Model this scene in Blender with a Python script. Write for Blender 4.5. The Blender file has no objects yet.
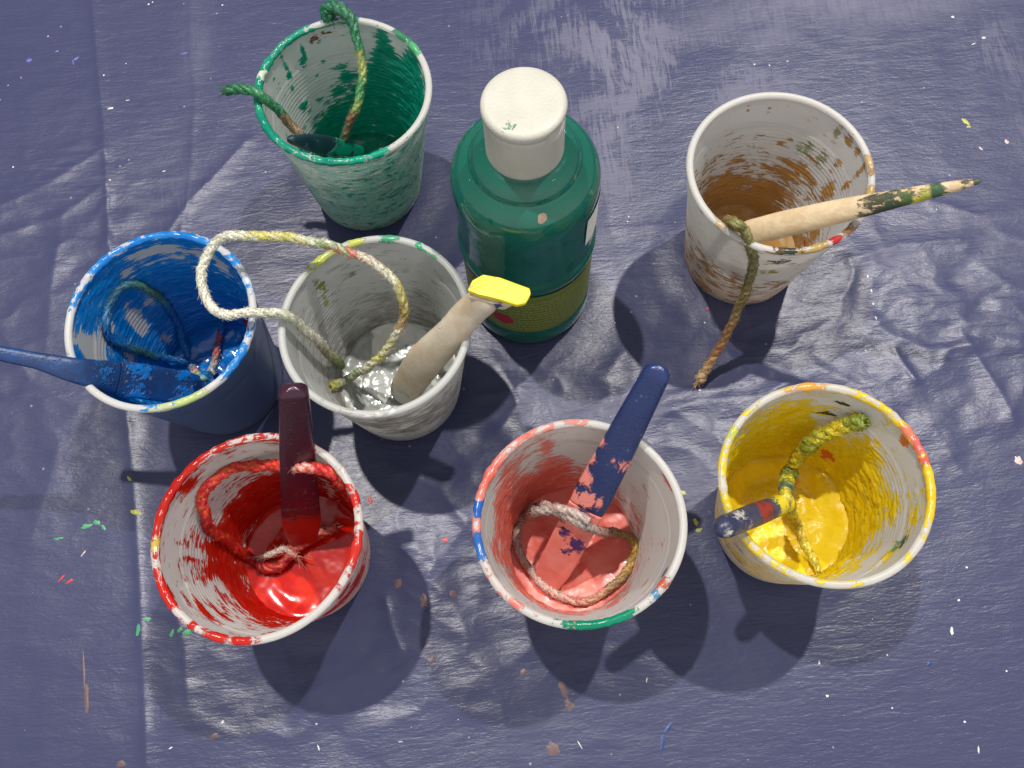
import bpy, math, random
import numpy as np
from mathutils import Vector, Matrix
from mathutils.bvhtree import BVHTree
random.seed(7); rng = np.random.default_rng(7)
S = 0.001                                   # lengths below are written in millimetres
sc = bpy.context.scene
col = sc.collection

# ---------------------------------------------------------------- camera (solved from the seven cups)
F, TH, CH, ROLL = 880.44, 0.33181, 358.56, 0.08827
Xa = Vector((1, 0, 0)); Ua = Vector((0, math.cos(TH), math.sin(TH))); Fa = Vector((0, math.sin(TH), -math.cos(TH)))
cr, sr = math.cos(ROLL), math.sin(ROLL)
camR = Xa * cr - Ua * sr; camU = Xa * sr + Ua * cr
CAM = Vector((0, 0, CH))
cd = bpy.data.cameras.new('camera'); cam = bpy.data.objects.new('camera', cd); col.objects.link(cam)
m = Matrix((camR, camU, -Fa)).transposed().to_4x4(); m.translation = CAM * S
cam.matrix_world = m
cd.sensor_width = 36; cd.lens = F / 1024 * 36; cd.clip_start = 0.01; cd.clip_end = 50
sc.camera = cam
def ray(px, py):
    return (Fa + camR * ((px - 512) / F) + camU * ((384 - py) / F)).normalized()
def at(px, py, z):
    d = ray(px, py); return CAM + d * ((z - CH) / d.z)

# ---------------------------------------------------------------- noise
_perm = rng.permutation(4096)
_grad = rng.normal(size=(4096, 3)); _grad /= np.linalg.norm(_grad, axis=1)[:, None]
def noise3(x, y, z=0.0):
    x, y, z = np.broadcast_arrays(np.asarray(x, float), np.asarray(y, float), np.asarray(z, float))
    xi, yi, zi = np.floor(x).astype(int), np.floor(y).astype(int), np.floor(z).astype(int)
    xf, yf, zf = x - xi, y - yi, z - zi
    fade = lambda t: t * t * t * (t * (t * 6 - 15) + 10)
    u, v, w = fade(xf), fade(yf), fade(zf); out = 0
    for dx in (0, 1):
        for dy in (0, 1):
            for dz in (0, 1):
                h = _perm[(_perm[(_perm[(xi + dx) & 4095] + yi + dy) & 4095] + zi + dz) & 4095]
                g = _grad[h]
                dot = g[..., 0] * (xf - dx) + g[..., 1] * (yf - dy) + g[..., 2] * (zf - dz)
                out = out + dot * (u if dx else 1 - u) * (v if dy else 1 - v) * (w if dz else 1 - w)
    return out
def fbm(x, y, z=0.0, o=4, g=.5):
    s, a = 0, 1.
    for i in range(o):
        s = s + a * noise3(x * 2 ** i + 17 * i, y * 2 ** i - 9 * i, np.asarray(z) * 2 ** i + 3.3 * i); a *= g
    return s
def sst(a, b, x):
    t = np.clip((x - a) / (b - a), 0, 1); return t * t * (3 - 2 * t)

# ---------------------------------------------------------------- mesh + object helpers
def mesh_np(name, V, Q, mats, parent=None, loc=(0, 0, 0), smooth=True, mi=None, attrs=None):
    """V (n,3) in mm, Q list/array of polygons"""
    me = bpy.data.meshes.new(name)
    V = np.asarray(V, float) * S
    if isinstance(Q, np.ndarray) and Q.ndim == 2:
        k = Q.shape[1]
        me.vertices.add(len(V)); me.vertices.foreach_set('co', V.ravel())
        me.loops.add(Q.size); me.loops.foreach_set('vertex_index', Q.ravel().astype(np.int32))
        me.polygons.add(len(Q)); me.polygons.foreach_set('loop_start', np.arange(0, Q.size, k, dtype=np.int32))
        me.update(calc_edges=True); me.validate()
    else:
        me.from_pydata(V.tolist(), [], [list(map(int, q)) for q in Q]); me.update()
    for mt in (mats if isinstance(mats, (list, tuple)) else [mats]): me.materials.append(mt)
    if smooth: me.polygons.foreach_set('use_smooth', np.ones(len(me.polygons), bool))
    if mi is not None: me.polygons.foreach_set('material_index', np.asarray(mi, np.int32))
    for k, a in (attrs or {}).items():
        a = np.asarray(a, np.float32)
        if a.ndim == 1:
            at_ = me.attributes.new(k, 'FLOAT', 'POINT'); at_.data.foreach_set('value', a)
        else:
            at_ = me.attributes.new(k, 'FLOAT_COLOR', 'POINT'); at_.data.foreach_set('color', a.ravel())
    o = bpy.data.objects.new(name, me); col.objects.link(o)
    if parent: o.parent = parent
    o.location = Vector(loc) * S
    return o
def tag(o, label=None, cat=None, group=None, kind=None):
    if label: o['label'] = label
    if cat: o['category'] = cat
    if group: o['group'] = group
    if kind: o['kind'] = kind
    return o
def thing(name, label, cat, loc, group=None):
    o = bpy.data.objects.new(name, None); col.objects.link(o); o.empty_display_size = .01
    o.location = Vector(loc) * S
    return tag(o, label, cat, group)
def grid_quads(nr, nc, wrap=True):
    r = np.arange(nr - 1)[:, None]; c = np.arange(nc if wrap else nc - 1)[None, :]
    c2 = (c + 1) % nc
    return np.stack([r * nc + c, r * nc + c2, (r + 1) * nc + c2, (r + 1) * nc + c], -1).reshape(-1, 4)

# ---------------------------------------------------------------- materials
def new_mat(name):
    mt = bpy.data.materials.new(name); mt.use_nodes = True; nt = mt.node_tree; nt.nodes.clear()
    out = nt.nodes.new('ShaderNodeOutputMaterial'); b = nt.nodes.new('ShaderNodeBsdfPrincipled')
    nt.links.new(b.outputs[0], out.inputs[0]); return mt, nt, b, out
class NB:
    def __init__(s, nt): s.nt = nt; s.tc = None
    def n(s, t, **k):
        x = s.nt.nodes.new(t)
        for a, v in k.items(): setattr(x, a, v)
        return x
    def put(s, sock, v):
        if hasattr(v, 'is_linked'): s.nt.links.new(v, sock)
        elif v is not None: sock.default_value = v
    def obj(s, sx=1, sy=1, sz=1, off=(0, 0, 0)):
        if s.tc is None: s.tc = s.n('ShaderNodeTexCoord')
        mp = s.n('ShaderNodeMapping'); s.nt.links.new(s.tc.outputs['Object'], mp.inputs[0])
        mp.inputs['Scale'].default_value = (sx, sy, sz); mp.inputs['Location'].default_value = off; return mp.outputs[0]
    def noise(s, vec, scale=1, detail=3, rough=.5, dist=0):
        x = s.n('ShaderNodeTexNoise'); s.put(x.inputs['Vector'], vec); x.inputs['Scale'].default_value = scale
        x.inputs['Detail'].default_value = detail; x.inputs['Roughness'].default_value = rough; x.inputs['Distortion'].default_value = dist
        return x.outputs['Fac']
    def m(s, op, a, b=None, c=None, clamp=False):
        x = s.n('ShaderNodeMath', operation=op, use_clamp=clamp)
        for i, v in enumerate((a, b, c)):
            if v is not None: s.put(x.inputs[i], v)
        return x.outputs[0]
    def ss(s, a, b, x, lo=0., hi=1.):
        r = s.n('ShaderNodeMapRange', interpolation_type='SMOOTHSTEP'); s.put(r.inputs['Value'], x)
        r.inputs['From Min'].default_value = a; r.inputs['From Max'].default_value = b
        r.inputs['To Min'].default_value = lo; r.inputs['To Max'].default_value = hi; return r.outputs[0]
    def mix(s, f, a, b):
        x = s.n('ShaderNodeMix', data_type='RGBA'); s.put(x.inputs[0], f)
        for k, v in ((6, a), (7, b)):
            if isinstance(v, tuple) and len(v) == 3: v = v + (1,)
            s.put(x.inputs[k], v)
        return x.outputs[2]
    def attr(s, name):
        x = s.n('ShaderNodeAttribute'); x.attribute_name = name; return x
    def bump(s, h, dist, strength=1., nrm=None):
        x = s.n('ShaderNodeBump'); s.put(x.inputs['Height'], h); x.inputs['Distance'].default_value = dist
        x.inputs['Strength'].default_value = strength
        if nrm is not None: s.put(x.inputs['Normal'], nrm)
        return x.outputs[0]
def P(b, **k):
    for a, v in k.items():
        a = a.replace('_', ' ')
        if hasattr(v, 'is_linked'): b.id_data.links.new(v, b.inputs[a])
        else:
            if isinstance(v, tuple) and len(v) == 3 and b.inputs[a].type == 'RGBA': v = v + (1,)
            b.inputs[a].default_value = v

def cup_mat(name, paint, paint2, base=(.78, .77, .74), seed=0., st=(70, 430), film=.75, transl=.55, amp=2.9):
    """white plastic with paint where attribute 'cov' (main colour) and 'acc' (accent rgb + alpha) say so"""
    mt, nt, b, out = new_mat(name); N = NB(nt)
    n1 = N.noise(N.obj(st[0] * 2, st[0] * 2, st[1] * 2, (seed, seed * 2, seed * 3)), 1, 3, .6, .9)
    n2 = N.noise(N.obj(off=(seed, 0, 0)), 110, 4, .65)
    n = N.m('ADD', N.m('MULTIPLY', n1, .62), N.m('MULTIPLY', n2, .38))
    nn = N.m('MULTIPLY', N.m('SUBTRACT', n, .5), amp * 2)
    cov = N.attr('cov').outputs['Fac']
    e = N.m('ADD', cov, nn)
    core = N.ss(.47, .56, e); thin = N.ss(.34, .56, e)
    mask = N.m('MAXIMUM', core, N.m('MULTIPLY', thin, .18))
    var = N.ss(.5, 1.5, e)
    pc = N.mix(N.m('MULTIPLY', var, 1.), paint2, paint)
    c = N.mix(N.m('MULTIPLY', mask, 1.), base, pc)
    grime = N.noise(N.obj(off=(5, seed, 0)), 45, 3, .6)
    c0 = c
    a = N.attr('acc')
    n3 = N.noise(N.obj(170, 170, 760, (seed, 0, 4)), 1, 4, .65, .7)
    n3 = N.m('ADD', N.m('MULTIPLY', n3, .6), N.m('MULTIPLY', N.noise(N.obj(off=(1, seed, 0)), 380, 4, .7), .4))
    ea = N.m('ADD', a.outputs['Alpha'], N.m('MULTIPLY', N.m('SUBTRACT', n3, .5), N.ss(.03, .3, a.outputs['Alpha'], 0, 4.2)))
    am = N.ss(.40, .62, ea)
    c = N.mix(am, c0, a.outputs['Color'])
    anym = N.m('MAXIMUM', mask, am)
    P(b, Base_Color=c, Roughness=N.m('ADD', .36, N.m('MULTIPLY', anym, -.13)), Specular_IOR_Level=.5)
    h = N.m('ADD', N.m('MULTIPLY', anym, 1.), N.m('MULTIPLY', n2, .35))
    nb = N.bump(h, .0004, .7); P(b, Normal=nb)
    tr = N.n('ShaderNodeBsdfTranslucent'); N.put(tr.inputs['Color'], c)
    mx = N.n('ShaderNodeMixShader'); mx.inputs[0].default_value = transl
    if transl > 0:
        N.put(mx.inputs[0], N.m('MULTIPLY', N.m('SUBTRACT', 1., N.m('MULTIPLY', anym, .35)), transl))
        nt.links.new(b.outputs[0], mx.inputs[1]); nt.links.new(tr.outputs[0], mx.inputs[2]); nt.links.new(mx.outputs[0], out.inputs[0])
    return mt
def wet_mat(name, c1, c2, scale=90, rough=.16, bump=.0006, c3=None, spec=.5, coat=.25):
    mt, nt, b, out = new_mat(name); N = NB(nt)
    n = N.noise(N.obj(), scale, 4, .55, 1.2); n2 = N.noise(N.obj(off=(3, 1, 2)), scale * .45, 2, .5, 2.)
    c = N.mix(N.ss(.38, .62, n), c1, c2)
    if c3: c = N.mix(N.ss(.56, .62, n2), c, c3)
    a = N.attr('acc'); c = N.mix(N.ss(.35, .55, N.m('ADD', a.outputs['Alpha'], N.m('SUBTRACT', n, .5))), c, a.outputs['Color'])
    P(b, Base_Color=c, Roughness=rough, Normal=N.bump(N.m('ADD', n2, N.m('MULTIPLY', n, .4)), bump, .4), Coat_Weight=coat, Coat_Roughness=.08, Specular_IOR_Level=spec)
    return mt
def attr_mat(name, rough=.45, scale=900, amt=.35, bump=.0003, coat=0., fine=1.):
    """colour from point attribute 'acc' with procedural variation"""
    mt, nt, b, out = new_mat(name); N = NB(nt)
    a = N.attr('acc').outputs['Color']; n = N.noise(N.obj(), scale, 3, .6)
    hs = N.n('ShaderNodeHueSaturation'); N.put(hs.inputs['Color'], a)
    N.put(hs.inputs['Value'], N.ss(.25, .75, n, 1 - amt, 1 + amt)); N.put(hs.inputs['Hue'], N.ss(.2, .8, N.noise(N.obj(off=(2, 2, 2)), scale * .3, 2), .485, .515))
    P(b, Base_Color=hs.outputs[0], Roughness=rough, Normal=N.bump(n, bump, .6), Coat_Weight=coat, Coat_Roughness=.15)
    return mt
def tool_mat(name, base, base2, scale=(1, 1, 1), rough=.3, freq=200, spec=.5, streak=(330, 330, 330), rot=0.):
    """solid material (plastic or wood) that carries accent paint smears"""
    mt, nt, b, out = new_mat(name); N = NB(nt)
    n = N.noise(N.obj(*scale), freq, 4, .6, .5); mpr = N.n('ShaderNodeMapping'); N.obj(); nt.links.new(N.tc.outputs['Object'], mpr.inputs[0]); mpr.inputs['Rotation'].default_value = (0, 0, -rot)
    mps = N.n('ShaderNodeMapping'); nt.links.new(mpr.outputs[0], mps.inputs[0]); mps.inputs['Scale'].default_value = streak; mps.inputs['Location'].default_value = (1, 5, 2)
    n2 = N.noise(mps.outputs[0], 1, 4, .65, .7); n3 = N.noise(N.obj(off=(3, 3, 1)), 900, 3, .6)
    c = N.mix(N.ss(.35, .68, n), base, base2)
    a = N.attr('acc'); e = N.m('ADD', a.outputs['Alpha'], N.m('MULTIPLY', N.m('SUBTRACT', N.m('ADD', N.m('MULTIPLY', n2, .75), N.m('MULTIPLY', n3, .25)), .5), N.ss(.02, .3, a.outputs['Alpha'], 0, 2.6)))
    am = N.ss(.34, .66, e); c = N.mix(am, c, a.outputs['Color'])
    c = N.mix(N.ss(.66, .74, N.noise(N.obj(off=(7, 1, 1)), 420, 3, .6), 0, .35), c, (.3, .28, .27))
    P(b, Base_Color=c, Roughness=N.m('ADD', rough, N.m('MULTIPLY', N.noise(N.obj(off=(0, 4, 0)), 160, 4, .6), .22)), Specular_IOR_Level=spec,
      Normal=N.bump(N.m('ADD', N.m('MULTIPLY', am, 1.), N.m('MULTIPLY', n3, .3)), .0007, .7))
    return mt

# ---------------------------------------------------------------- cups
H = 70.6; RB = 24.55; RT = 35.
NT = 360
def cup_profile():
    """(r, z, side) going from the inner floor centre out, up the inner wall, (rim is its own part), down the outside, under the base"""
    pts = []
    for r in np.linspace(.5, RB - 2.2, 24): pts.append((r, 1.6 + .25 * math.cos(r * .55) * (r < 17), 0))
    for a in np.linspace(0, math.pi / 2, 8)[1:]: pts.append((RB - 2.2 + 1.5 * math.sin(a), 3.1 - 1.5 * math.cos(a), 1))
    r0, z0, r1, z1 = RB - .7, 3.1, RT - 1.9, H - 1.6
    for t in np.linspace(0, 1, 150)[1:]:
        r = r0 + (r1 - r0) * t; z = z0 + (z1 - z0) * t
        if z < 54: r += .15 * math.sin(z * 2 * math.pi / 1.95) * sst(4, 9, z) * sst(54, 52, z)
        else: r += .42 * sst(54, 55.2, z)
        if 24 < z < 27: r += .25 * math.sin((z - 24) / 3 * math.pi)
        pts.append((r, z, 1))
    n_in = len(pts)
    r0, z0, r1, z1 = RB, 1.2, RT - 1.3, H - 1.6
    for t in np.linspace(1, 0, 120):
        r = r0 + (r1 - r0) * t; z = z0 + (z1 - z0) * t
        if z < 54: r += .15 * math.sin(z * 2 * math.pi / 1.95) * sst(3, 6, z) * sst(54, 52, z)
        else: r += .42 * sst(54, 55.2, z)
        pts.append((r, z, 2))
    for a in np.linspace(0, math.pi / 2, 5)[1:]: pts.append((RB - 1.2 + 1.2 * math.cos(a), 1.2 - 1.2 * math.sin(a), 2))
    pts.append((RB - 3, .05, 2)); pts.append((RB - 3.6, .8, 2)); pts.append((.5, .8, 2))
    return np.array(pts)
PROF = cup_profile()
TT = np.linspace(0, 2 * np.pi, NT, endpoint=False)
def angd(a, b): return (a - b + np.pi) % (2 * np.pi) - np.pi

class Cup:
    def __init__(s, c, shear=(0, 0), seed=0, wob=.35):
        s.c = Vector((c[0], c[1], 0)); s.sh = shear
        s.wall_V, s.wall_Q, s.th, s.z, s.side, s.r = s.surf(PROF, seed, wob)
        # the seam between inner and outer wall is closed by the rolled rim
        a = np.linspace(0, 2 * np.pi, 18, endpoint=False)
        rp = np.array([(RT - 1.35 + 1.35 * math.cos(t), H - 1.0 + 1.2 * math.sin(t), 3) for t in a])
        V, Q, th, z, sd, r = s.surf(rp, seed, wob, close=True)
        lump = 1 + .0015 * 0 * z
        s.rim_V, s.rim_Q, s.rth, s.rz, s.rr = V, Q, th, z, r
        W = np.array(s.c)
        vs = np.vstack([s.wall_V + W, s.rim_V + W]); fs = np.vstack([s.wall_Q, s.rim_Q + len(s.wall_V)])
        s.bvh = BVHTree.FromPolygons(vs.tolist(), fs.tolist())
        s.splats = []       # (theta, z, side, ru, rv, rgb or None(main cov), strength)
    def surf(s, prof, seed, wob, close=False):
        n = len(prof); th = np.tile(TT, n); r = np.repeat(prof[:, 0], NT); z = np.repeat(prof[:, 1], NT); sd = np.repeat(prof[:, 2], NT)
        k = z / H
        rr = r + k * wob * (np.cos(2 * th + seed) + .4 * np.cos(3 * th + seed * 2.3)) + .10 * noise3(np.cos(th) * 2 + seed, np.sin(th) * 2, z * .05) * (r > 10)
        V = np.stack([rr * np.cos(th) + s.sh[0] * (k - 1) * 1., rr * np.sin(th) + s.sh[1] * (k - 1), z], 1)
        # keep the rim over self.c; the base is shifted by -shear
        Q = grid_quads(n, NT)
        if close:
            i = np.arange(NT); Q = np.vstack([Q, np.stack([(n - 1) * NT + i, (n - 1) * NT + (i + 1) % NT, (i + 1) % NT, i], -1)])
        return V, Q[:, ::-1] if close else Q, th, z, sd, r
    def hit(s, px, py):
        loc, nrm, idx, d = s.bvh.ray_cast(CAM, ray(px, py))
        if loc is None: return None
        if nrm.dot(ray(px, py)) > 0: nrm = -nrm
        return loc, nrm, idx
    def locate(s, px, py):
        h = s.hit(px, py)
        if h is None: return None
        loc, nrm, idx = h
        nw = len(s.wall_Q)
        if idx >= nw: v = s.rim_Q[idx - nw][0]; return s.rth[v], s.rz[v], 3, s.rr[v]
        v = s.wall_Q[idx][0]; return s.th[v], s.z[v], s.side[v], s.r[v]
    def sp(s, px, py, ru, rv, rgb=None, k=1.):
        l = s.locate(px, py)
        if l is None: print('MISS', px, py); return
        s.splats.append((l[0], l[1], l[2], l[3], ru, rv, rgb, k))
    def paint(s, th, z, r, side, base):
        cov = base.copy(); acc = np.zeros((len(th), 4)); 
        for (t0, z0, sd, r0, ru, rv, rgb, k) in s.splats:
            du = angd(th, t0) * r / ru; dv = (z - z0) / (rv * (.75 if sd == 3 else 1))
            if sd == 0:                       # floor: flat distance
                du = (r * np.cos(th) - r0 * np.cos(t0)) / ru; dv = (r * np.sin(th) - r0 * np.sin(t0)) / rv
            ok = np.isin(side, {0: (0,), 1: (1,), 2: (2,), 3: (3,)}[int(sd)])
            g = (np.exp(-(du ** 2 + dv ** 2) * .9) if sd != 3 else 1.15 * np.exp(-np.sqrt(du ** 2 + dv ** 2) * 1.1)) * ok
            if rgb is None: cov = np.clip(cov + k * 1.25 * g, -1.2, 1.5)
            else:
                g = g * k * 1.25; up = g > acc[:, 3]
                acc[up, :3] = rgb; acc[:, 3] = np.maximum(acc[:, 3], g)
        return cov, acc
    def build(s, label, mat, group, covf, rimcov, outer=None, thick=.5):
        t = thing('plastic_cup', label, 'cup', s.c, group)
        cov, acc = s.paint(s.th, s.z, s.r, s.side, covf(s.th, s.z, s.side))
        if outer:
            o_ = (s.side == 2) & (acc[:, 3] < outer[3]); acc[o_] = outer
        if thick:
            zn = s.z; c1, s1 = np.cos(s.th), np.sin(s.th)
            lump = fbm(c1 * s.r * .16, s1 * s.r * .16, zn * .30, 3, .6)
            d_ = thick * np.clip(cov - .1, 0, 1.1) * np.clip(.45 + 1.5 * lump, 0, 1.6) * (s.side == 1) * sst(2.5, 8, zn) * sst(69, 64, zn)
            s.wall_V[:, 0] -= d_ * c1; s.wall_V[:, 1] -= d_ * s1
        s.wall = mesh_np('cup_wall', s.wall_V, s.wall_Q, mat, t, attrs=dict(cov=cov, acc=acc))
        sd = np.full(len(s.rth), 3); cov, acc = s.paint(s.rth, s.rz, s.rr, sd, rimcov(s.rth))
        pr = np.clip(np.maximum(cov, acc[:, 3]) - .2, 0, .9) * (.30 + .9 * noise3(np.cos(s.rth) * 14, np.sin(s.rth) * 14, s.rz * .5 + s.c.x))
        a_ = np.arctan2(s.rz - (H - 1.), s.rr - (RT - 1.35)); s.rim_V[:, 0] += pr * np.cos(a_) * np.cos(s.rth); s.rim_V[:, 1] += pr * np.cos(a_) * np.sin(s.rth); s.rim_V[:, 2] += pr * np.sin(a_)
        mesh_np('rim', s.rim_V, s.rim_Q, mat, t, attrs=dict(cov=cov, acc=acc))
        s.t = t; return t
    def pool(s, z0, mat, amp=1., freq=.09, seed=0, acc=(), rise=1.2, tilt=(0, 0)):
        nr = 70; prof_r = lambda z: RB - .7 + (RT - 1.9 - RB + .7) * (z - 3.1) / (H - 4.7)
        rmax = prof_r(z0) - .05
        rr = np.linspace(.0002, 1, nr) ** .8
        th = np.tile(TT, nr); q = np.repeat(rr, NT); r = q * rmax
        x, y = r * np.cos(th), r * np.sin(th)
        n = fbm(x * freq + seed, y * freq - seed, seed, 4, .5)
        rid = 1 - np.abs(fbm(x * freq * .7 + 5 + seed, y * freq * .7, seed + 3, 3)) * 3
        z = z0 + amp * .62 * (n * 1.6 + .5 * rid) * (1 - .6 * q ** 6) + rise * sst(.62, 1.04, q) * (1 + .8 * noise3(np.cos(th) * 2 + seed, np.sin(th) * 2, q * 3)) + tilt[0] * x + tilt[1] * y
        zz = np.clip(z, 2.1, None)
        rr2 = np.where(q > .999, prof_r(zz) + .05, r)
        k = z0 / H
        V = np.stack([rr2 * np.cos(th) + s.sh[0] * (k - 1), rr2 * np.sin(th) + s.sh[1] * (k - 1), zz], 1)
        A = np.zeros((len(V), 4))
        s.pool_b = BVHTree.FromPolygons((V + np.array(s.c)).tolist(), grid_quads(nr, NT).tolist())
        for (px, py, rad, rgb, kk) in acc:
            p = at(px, py, z0) - s.c
            g = np.exp(-((V[:, 0] - p.x) ** 2 + (V[:, 1] - p.y) ** 2) / rad ** 2) * kk
            up = g > A[:, 3]; A[up, :3] = rgb; A[:, 3] = np.maximum(A[:, 3], g)
        return mesh_np('paint_pool', V, grid_quads(nr, NT), mat, s.t, attrs=dict(acc=A))

D2 = math.radians
def wallcov(lo, hi=None, spread=18., top=30., dir_=None, gain=0., outer=-.4, floor=1.3, lean=0):
    """inner coverage falls from `lo`..: full below height `top`, fading over `spread`; one side (dir_) reaches higher by `gain`"""
    def f(th, z, side):
        t = top + (gain * np.cos(th - D2(dir_)) if dir_ is not None else 0) + 5 * noise3(np.cos(th) * 1.6 + top, np.sin(th) * 1.6, .3) 
        c = 1.2 - (z - t) / spread
        c = np.clip(c, lo, 1.3)
        return np.where(side == 2, outer, np.where(side == 0, floor, c))
    return f

G = 'white plastic cups of paint on the tarp'
WHITE = (.78, .78, .74)
cups = {}
# ---- green
c = Cup((-56., 228.3), (2.7, 0), 1, .4); cups['green'] = c
GR = (.0, .27, .175); 
for a in [(385, 40, 3, 9), (383, 60, 4, 8), (395, 90, 9, 12), (400, 75, 8, 10), (372, 85, 5, 9), (415, 90, 6, 12), (400, 105, 10, 8), (345, 120, 8, 5),
          (282, 60, 1.2, 7), (302, 50, .9, 6), (302, 62, 1.6, 2), (288, 76, 1.5, 2), (292, 90, 1.2, 2), (303, 106, 3, 3), (318, 100, 2.4, 1.5), (337, 92, 3, 2),
          (335, 68, 4, 1.6), (345, 75, 3, 2), (315, 75, 1, 1), (322, 62, 1.2, 1.2), (330, 120, 8, 4), (412, 60, 4, 8)]: c.sp(*a)
for a in [(372, 92, 2, 4, None, .4), (400, 32, 3, 4, None, -.5)]: c.sp(*a)
c.sp(313, 38, 2.6, 3, (.20, .07, .03), .6); c.sp(325, 33, 3, 1.5, (.20, .07, .03), .55); c.sp(405, 38, 6, 2.5, (.05, .25, .12), .7)
for a in [(405, 30, 5, 3, (.45, .55, .12)), (415, 45, 3, 3, (.1, .45, .2)), (330, 18, 4, 2, (.25, .5, .15)), (270, 140, 3, 3, (.5, .6, .1)), (262, 75, 2, 3, (.7, .75, .6)),
          (355, 158, 5, 2, (.0, .38, .24)), (380, 155, 3, 2, (.0, .38, .24)), (260, 110, 2, 2, (.02, .35, .2))]: c.sp(*a)
for a in [(390, 165, 2, 12, None, .7), (350, 190, 6, 8, None, .3), (405, 175, 5, 5, None, .5), (330, 160, 5, 8, None, .4), (395, 195, 8, 7, None, .4)]: c.sp(*a)
c.build('cup smeared green inside and out, farthest back, with a green cord over its rim', cup_mat('green_cup_plastic', GR, (.03, .36, .24), seed=1.3), G,
        lambda th, z, sd: np.where(sd == 2, .12 + .15 * np.cos(th - D2(310)), wallcov(-.25, top=29, spread=20, dir_=-20, gain=22)(th, z, sd)),
        lambda th: .48 + .75 * np.cos(th - D2(175)), outer=(.42, .74, .62, .52))
c.pool(5, wet_mat('green_wet_paint', (.0, .13, .075), (.0, .2, .12)), .8, seed=2)
# ---- brown
c = Cup((107.2, 174.4), (.4, -.5), 2, .3); cups['brown'] = c
for a in [(800, 168, 9, 1.6), (815, 160, 6, 1.6), (785, 172, 6, 1.6), (768, 185, 8, 1.5), (745, 195, 8, 3), (735, 205, 7, 3), (775, 215, 9, 3), (858, 150, 2, 4), (862, 168, 1.5, 8), (850, 140, 3, 3),
          (845, 185, 1.5, 4), (748, 108, 1, 2.5), (768, 110, .8, 3), (835, 165, 2, 4), (790, 138, 2, 1), (780, 143, 2, 1), (725, 185, 5, 4), (830, 190, 3, 4)]: c.sp(*a)
for a in [(805, 147, 4, 4, (.30, .33, .17), .55), (822, 158, 3, 5, (.33, .35, .2), .55), (840, 130, 2, 5, (.33, .35, .2), .5)]: c.sp(*a)
for a in [(868, 190, 2, 3, (.55, .38, .14)), (872, 160, 2, 6, (.6, .42, .2), .7), (835, 238, 2.4, 1.5, (.5, .03, .03)), (805, 246, 2, 1.2, (.45, .05, .04)), (780, 248, 2, 1.2, (.12, .08, .04)), (790, 249, 3, 1, (.04, .05, .03)),
          (820, 244, 4, 1.5, (.5, .35, .12)), (760, 240, 4, 2, (.6, .42, .2)), (720, 225, 2.5, 1.5, (.55, .45, .3)), (850, 225, 4, 1.2, (.4, .22, .1), .8)]: c.sp(*a)
for a in [(710, 265, 14, 3.2, None, .36), (735, 285, 14, 4, None, .42), (765, 262, 8, 4, None, .3), (700, 285, 8, 4, None, .3), (715, 245, 5, 3, None, .2)]: c.sp(*a)
c.sp(780, 262, 4, 3, (.05, .05, .02), .5); c.sp(770, 272, 4, 3, (.35, .35, .05), .5)
BRN = (.52, .27, .08)
c.build('cup streaked with ochre brown paint, at the back right beside the green bottle', cup_mat('brown_cup_plastic', BRN, (.42, .24, .09), seed=2.7, st=(75, 480)), G,
        lambda th, z, sd: np.where(sd == 2, np.where(z < 36, .20, -.2), wallcov(-.4, top=3, spread=34, dir_=150, gain=4)(th, z, sd)), lambda th: -.35 + .45 * np.cos(th - D2(-30)))
c.pool(3.4, wet_mat('ochre_wet_paint', (.40, .19, .045), (.46, .25, .07), c3=(.5, .33, .16)), .5, seed=5)
# ---- blue
c = Cup((-124.2, 136.), (-.8, -.5), 3, .3); cups['blue'] = c
for a in [(100, 345, 6, 7), (83, 345, 4, 6), (108, 325, 3.5, 3.5), (130, 315, 3, 4), (140, 330, 3, 5), (135, 318, 2.5, 4), (165, 340, 2.6, 5), (150, 302, 2.5, 2.5), (145, 240 + 12, 5, 1.8), (180, 252, 7, 3), (163, 247, 4, 2), (125, 273, 2, 2.2),
          (222, 265, 3, 4), (95, 360, 4, 5), (130, 355, 6, 4), (205, 255, 4, 1.5)]: c.sp(a[0], a[1], a[2], a[3], None, -1.)
for a in [(110, 335, 1.2, 5), (128, 330, 1, 8)]: c.sp(a[0], a[1], a[2], a[3], None, .8)
c.sp(178, 253, 2.2, 1.2, None, 1.)
for a in [(247, 322, 2.5, 3, (.5, .03, .02)), (240, 268, 2, 4, (.7, .75, .78)), (246, 280, 2, 5, (.6, .7, .8), .8), (74, 378, 2, 2, (.6, .04, .03)), (185, 400, 8, 1.6, (.55, .65, .25)), (170, 405, 6, 1.6, (.6, .65, .35), .8)]: c.sp(*a)
for a in [(80, 275, 8, 3), (155, 233, 8, 3), (68, 335, 6, 3), (92, 385, 9, 3), (130, 405, 6, 3), (225, 365, 6, 3), (250, 300, 5, 3), (65, 300, 3, 3), (205, 392, 6, 3)]:
    c.sp(a[0], a[1], a[2], a[3], None, -1.1)
c.build('cup coated deep blue inside, leftmost of the cups, with a long blue handle sticking out', cup_mat('blue_cup_plastic', (.0, .19, .60), (.03, .28, .72), seed=3.9, film=.9, transl=.5), G,
        lambda th, z, sd: np.where(sd == 2, .95, wallcov(.9, top=50, spread=70)(th, z, sd)), lambda th: .78 + 0 * th, outer=(.10, .145, .235, 1.5))
c.pool(5, wet_mat('blue_wet_paint', (.0, .11, .42), (.0, .17, .54)), 1., seed=7)
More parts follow.
